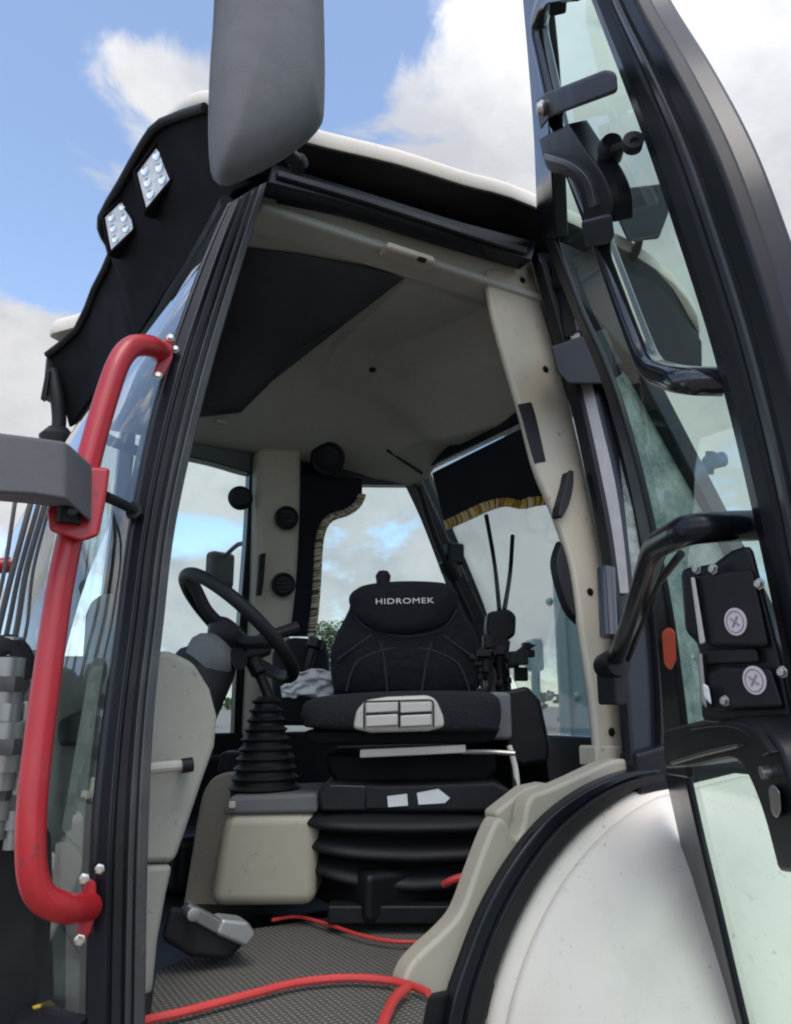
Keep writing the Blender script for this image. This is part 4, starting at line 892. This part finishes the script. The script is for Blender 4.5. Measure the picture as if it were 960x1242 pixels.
# crumpled rag on the right console
rows = []
for i in range(19):
    rows.append([])
    for j in range(15):
        x = 342+62*i/18; y = 812+34*j/14
        p = pY(x, y, .96); nzv = noise.noise(Vector((i*.32, j*.4, 2)))*.02+noise.noise(Vector((i*.8, j*.9, 5)))*.004
        lim = .5+.5*math.sin(i*.5)*.1
        top_ = 16*max(0, 1-((x-380)/36)**2)
        y2 = 846-(846-812)*(1-j/14)*(.35+.65*max(0, 1-((x-384)/44)**2))
        rows[-1].append(pY(x, y2, .96)+V(0, nzv, nzv*.5))
rag = obj('rag', sheet(B(), rows), 'cloth', None, ang=80); rag.modifiers.new('solid', 'SOLIDIFY').thickness = .004
tag(rag, 'crumpled white rag lying between the steering wheel and the seat', 'rag')

# ================================================================== SETTING
gm = sheet(B(), [[V(x, y, 0) for y in (-400,-20,-4,4,20,400)] for x in (-400,-20,-4,6,20,400)])
tag(obj('ground', gm, 'ground', None, origin=V(0,0,0)), None, kind='structure')
def tree(az, dist, h, lab, seed):
    rng = random.Random(seed); x = C.x+math.sin(R(az))*dist; y = C.y+math.cos(R(az))*dist
    t = empty('broadleaf_tree', (x, y, 0), lab, 'tree', 'trees behind the yard')
    bm = tube(B(), cr([V(x,y,-.1), V(x+.1,y,h*.25), V(x-.1,y+.1,h*.55), V(x+.1,y,h*.85)], 4), [.28-.019*k for k in range(13)], 10)
    tips = []
    for k in range(11):
        z = h*rng.uniform(.25,.7); a = rng.uniform(0, 6.28); l = h*rng.uniform(.18,.34)
        e = V(x+math.cos(a)*l, y+math.sin(a)*l, z+l*.6); tips.append(e)
        tube(bm, cr([V(x,y,z), V(x,y,z).lerp(e,.5)+V(0,0,.15), e], 3), [.09-.011*q for q in range(7)], 6)
    obj('trunk', bm, 'bark', t)
    bm = B()
    cl = [(e, h*rng.uniform(.10,.17)) for e in tips]+[(V(x,y,h*rng.uniform(.5,.92))+V(rng.gauss(0,h*.13), rng.gauss(0,h*.13), 0), h*rng.uniform(.10,.16)) for _ in range(14)]
    for cc_, r_ in cl:
        for _ in range(190):
            d = V(rng.gauss(0,1), rng.gauss(0,1), rng.gauss(0,.8)).normalized()*r_*rng.random()**.4
            p = cc_+d; u_ = V(rng.gauss(0,1), rng.gauss(0,1), rng.gauss(0,1)).normalized(); w_ = u_.orthogonal().normalized(); s = rng.uniform(.09,.17)
            bm.faces.new([bm.verts.new(q) for q in (p-u_*s, p+w_*s*.55, p+u_*s, p-w_*s*.55)])
    obj('crown', bm, 'leaf', t, smooth=False)
tree(26.1, 44, 6.5, 'broadleaf tree peeping up just left of the seat back', 1)
tree(33, 52, 5.4, 'broadleaf tree standing directly behind the seat back', 2)
tree(16, 60, 4.6, 'broadleaf tree far beyond the steering wheel', 3)

# far belt of trees round the yard
bm = B(); rng = random.Random(11)
for k in range(5200):
    a = rng.uniform(0, 2*math.pi); d_ = rng.uniform(225, 260)
    hh = 3.6+2.0*noise.noise(V(math.cos(a)*6, math.sin(a)*6, 0))+1.6*noise.noise(V(math.cos(a)*30, math.sin(a)*30, 3))
    p = V(C.x+math.cos(a)*d_, C.y+math.sin(a)*d_, rng.random()**.8*max(1.5, hh)); r_ = rng.uniform(.7, 1.6)
    u_ = V(rng.gauss(0,1), rng.gauss(0,1), rng.gauss(0,1)).normalized(); w_ = u_.orthogonal().normalized()
    n_ = u_.cross(w_)
    for q1, q2 in ((u_, w_), (w_, n_), (n_, u_)):
        bm.faces.new([bm.verts.new(q) for q in (p-q1*r_, p+q2*r_*.8, p+q1*r_, p-q2*r_*.8)])
tag(obj('treeline', bm, 'leaf', None, smooth=False), 'low far belt of trees along the horizon round the yard', 'tree belt', kind='stuff')

# ---- sky with clouds
w = bpy.data.worlds.new('World'); scene.world = w; w.use_nodes = True
nt = w.node_tree; N = nt.nodes; L = nt.links
bg = N['Background']; out = N['World Output']
SUN_EL, SUN_AZ = 62, 200                       # azimuth measured from +Y towards +X
sky = N.new('ShaderNodeTexSky'); sky.sky_type = 'NISHITA'; sky.sun_disc = False
sky.sun_elevation = R(SUN_EL); sky.sun_rotation = R(SUN_AZ); sky.ozone_density = 2.0
hz_ = N.new('ShaderNodeMix'); hz_.data_type = 'RGBA'; hz_.inputs[0].default_value = .10; hz_.inputs[7].default_value = (2.4, 2.5, 2.6, 1)
L.new(sky.outputs[0], hz_.inputs[6]); L.new(hz_.outputs[2], bg.inputs[0]); bg.inputs[1].default_value = .15
tc = N.new('ShaderNodeTexCoord')
def vmath(op, a, b):
    n = N.new('ShaderNodeVectorMath'); n.operation = op
    L.new(a, n.inputs[0])
    if isinstance(b, (tuple, Vector)): n.inputs[1].default_value = tuple(b)
    else: L.new(b, n.inputs[1])
    return n
def mth(op, a, b=0, clamp=False):
    n = N.new('ShaderNodeMath'); n.operation = op; n.use_clamp = clamp
    for i, q in enumerate((a, b)):
        if isinstance(q, (int, float)): n.inputs[i].default_value = q
        else: L.new(q, n.inputs[i])
    return n.outputs[0]
n1 = N.new('ShaderNodeTexNoise'); n1.inputs['Scale'].default_value = 4.6; n1.inputs['Detail'].default_value = 12; n1.inputs['Roughness'].default_value = .60; n1.inputs['Distortion'].default_value = .35
n2 = N.new('ShaderNodeTexNoise'); n2.inputs['Scale'].default_value = 5.0; n2.inputs['Detail'].default_value = 10; n2.inputs['Roughness'].default_value = .6
sc_ = N.new('ShaderNodeVectorMath'); sc_.operation = 'MULTIPLY'; sc_.inputs[1].default_value = (1, 1, 1.7)
L.new(tc.outputs['Generated'], sc_.inputs[0])
L.new(sc_.outputs[0], n1.inputs['Vector']); L.new(sc_.outputs[0], n2.inputs['Vector'])
cov = n1.outputs['Fac']
def blob(px, py, rad, amt):                   # a cloud bank (or clearing) in one direction of the sky
    global cov
    d = ray(px, py).normalized()
    dt = vmath('DOT_PRODUCT', tc.outputs['Generated'], d).outputs['Value']
    mr = N.new('ShaderNodeMapRange'); mr.interpolation_type = 'SMOOTHSTEP'
    mr.inputs['From Min'].default_value = math.cos(R(rad)); mr.inputs['From Max'].default_value = 1
    mr.inputs['To Min'].default_value = 0; mr.inputs['To Max'].default_value = amt
    L.new(dt, mr.inputs['Value']); cov = mth('ADD', cov, mr.outputs[0])
blob(60, 90, 22, -.26); blob(60, 300, 12, -.16); blob(470, 10, 5, -.06)
blob(150, 175, 8, .36); blob(235, 75, 5, .2); blob(20, 440, 12, .42); blob(435, 50, 6, -.16); blob(590, 120, 9, .18); blob(900, 250, 24, .16); blob(460, 680, 16, .12); blob(250, 650, 4, -.08); blob(240, 740, 6, .2); blob(245, 580, 4, .15); blob(600, 690, 7, .15)
cf = N.new('ShaderNodeMapRange'); cf.interpolation_type = 'SMOOTHSTEP'
cf.inputs['From Min'].default_value = .47; cf.inputs['From Max'].default_value = .61
L.new(cov, cf.inputs['Value'])
cr_ = N.new('ShaderNodeValToRGB')
cr_.color_ramp.elements[0].position = .36; cr_.color_ramp.elements[0].color = (.66,.68,.74,1)
cr_.color_ramp.elements[1].position = .60; cr_.color_ramp.elements[1].color = (.9,.9,.92,1)
L.new(n2.outputs['Fac'], cr_.inputs['Fac'])
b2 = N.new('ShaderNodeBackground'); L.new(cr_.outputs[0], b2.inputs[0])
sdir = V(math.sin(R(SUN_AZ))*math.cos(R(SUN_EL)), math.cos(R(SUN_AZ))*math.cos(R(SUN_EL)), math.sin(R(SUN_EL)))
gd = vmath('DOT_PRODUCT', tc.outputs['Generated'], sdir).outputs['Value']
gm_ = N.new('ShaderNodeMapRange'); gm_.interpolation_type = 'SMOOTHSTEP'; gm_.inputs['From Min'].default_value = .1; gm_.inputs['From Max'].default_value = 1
gm_.inputs['To Min'].default_value = .43; gm_.inputs['To Max'].default_value = 1.7  # unseen clouds behind the camera, brightened to light the camera-facing sides
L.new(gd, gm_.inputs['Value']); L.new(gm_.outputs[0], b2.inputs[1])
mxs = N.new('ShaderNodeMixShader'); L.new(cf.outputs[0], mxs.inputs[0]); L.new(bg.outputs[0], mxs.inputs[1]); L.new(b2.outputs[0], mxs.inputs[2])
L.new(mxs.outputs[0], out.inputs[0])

sl = bpy.data.lights.new('sun', 'SUN'); sl.energy = .7; sl.angle = R(28); sl.color = (1, .95, .88)
so = bpy.data.objects.new('sun', sl); COL.objects.link(so)
sd = V(math.sin(R(SUN_AZ))*math.cos(R(SUN_EL)), math.cos(R(SUN_AZ))*math.cos(R(SUN_EL)), math.sin(R(SUN_EL)))
so.location = sd*30; so.rotation_euler = sd.to_track_quat('Z', 'Y').to_euler()

cam = bpy.data.cameras.new('camera'); co = bpy.data.objects.new('camera', cam); COL.objects.link(co)
cam.sensor_fit = 'VERTICAL'; cam.sensor_height = 36; cam.lens = F/IH*36; cam.clip_start = .02; cam.clip_end = 2000
mw = Matrix((CR, CU, -CF)).transposed().to_4x4(); mw.translation = C
co.matrix_world = mw
scene.camera = co
scene.view_settings.view_transform = 'Standard'; scene.view_settings.look = 'None'; scene.view_settings.gamma = 1
scene.view_settings.exposure = 1.0
scene.cycles.max_bounces = 10; scene.cycles.transparent_max_bounces = 16; scene.cycles.diffuse_bounces = 5
scene.cycles.use_denoising = True
scene.cycles.pixel_filter_type = 'BLACKMAN_HARRIS'; scene.cycles.filter_width = 2.1
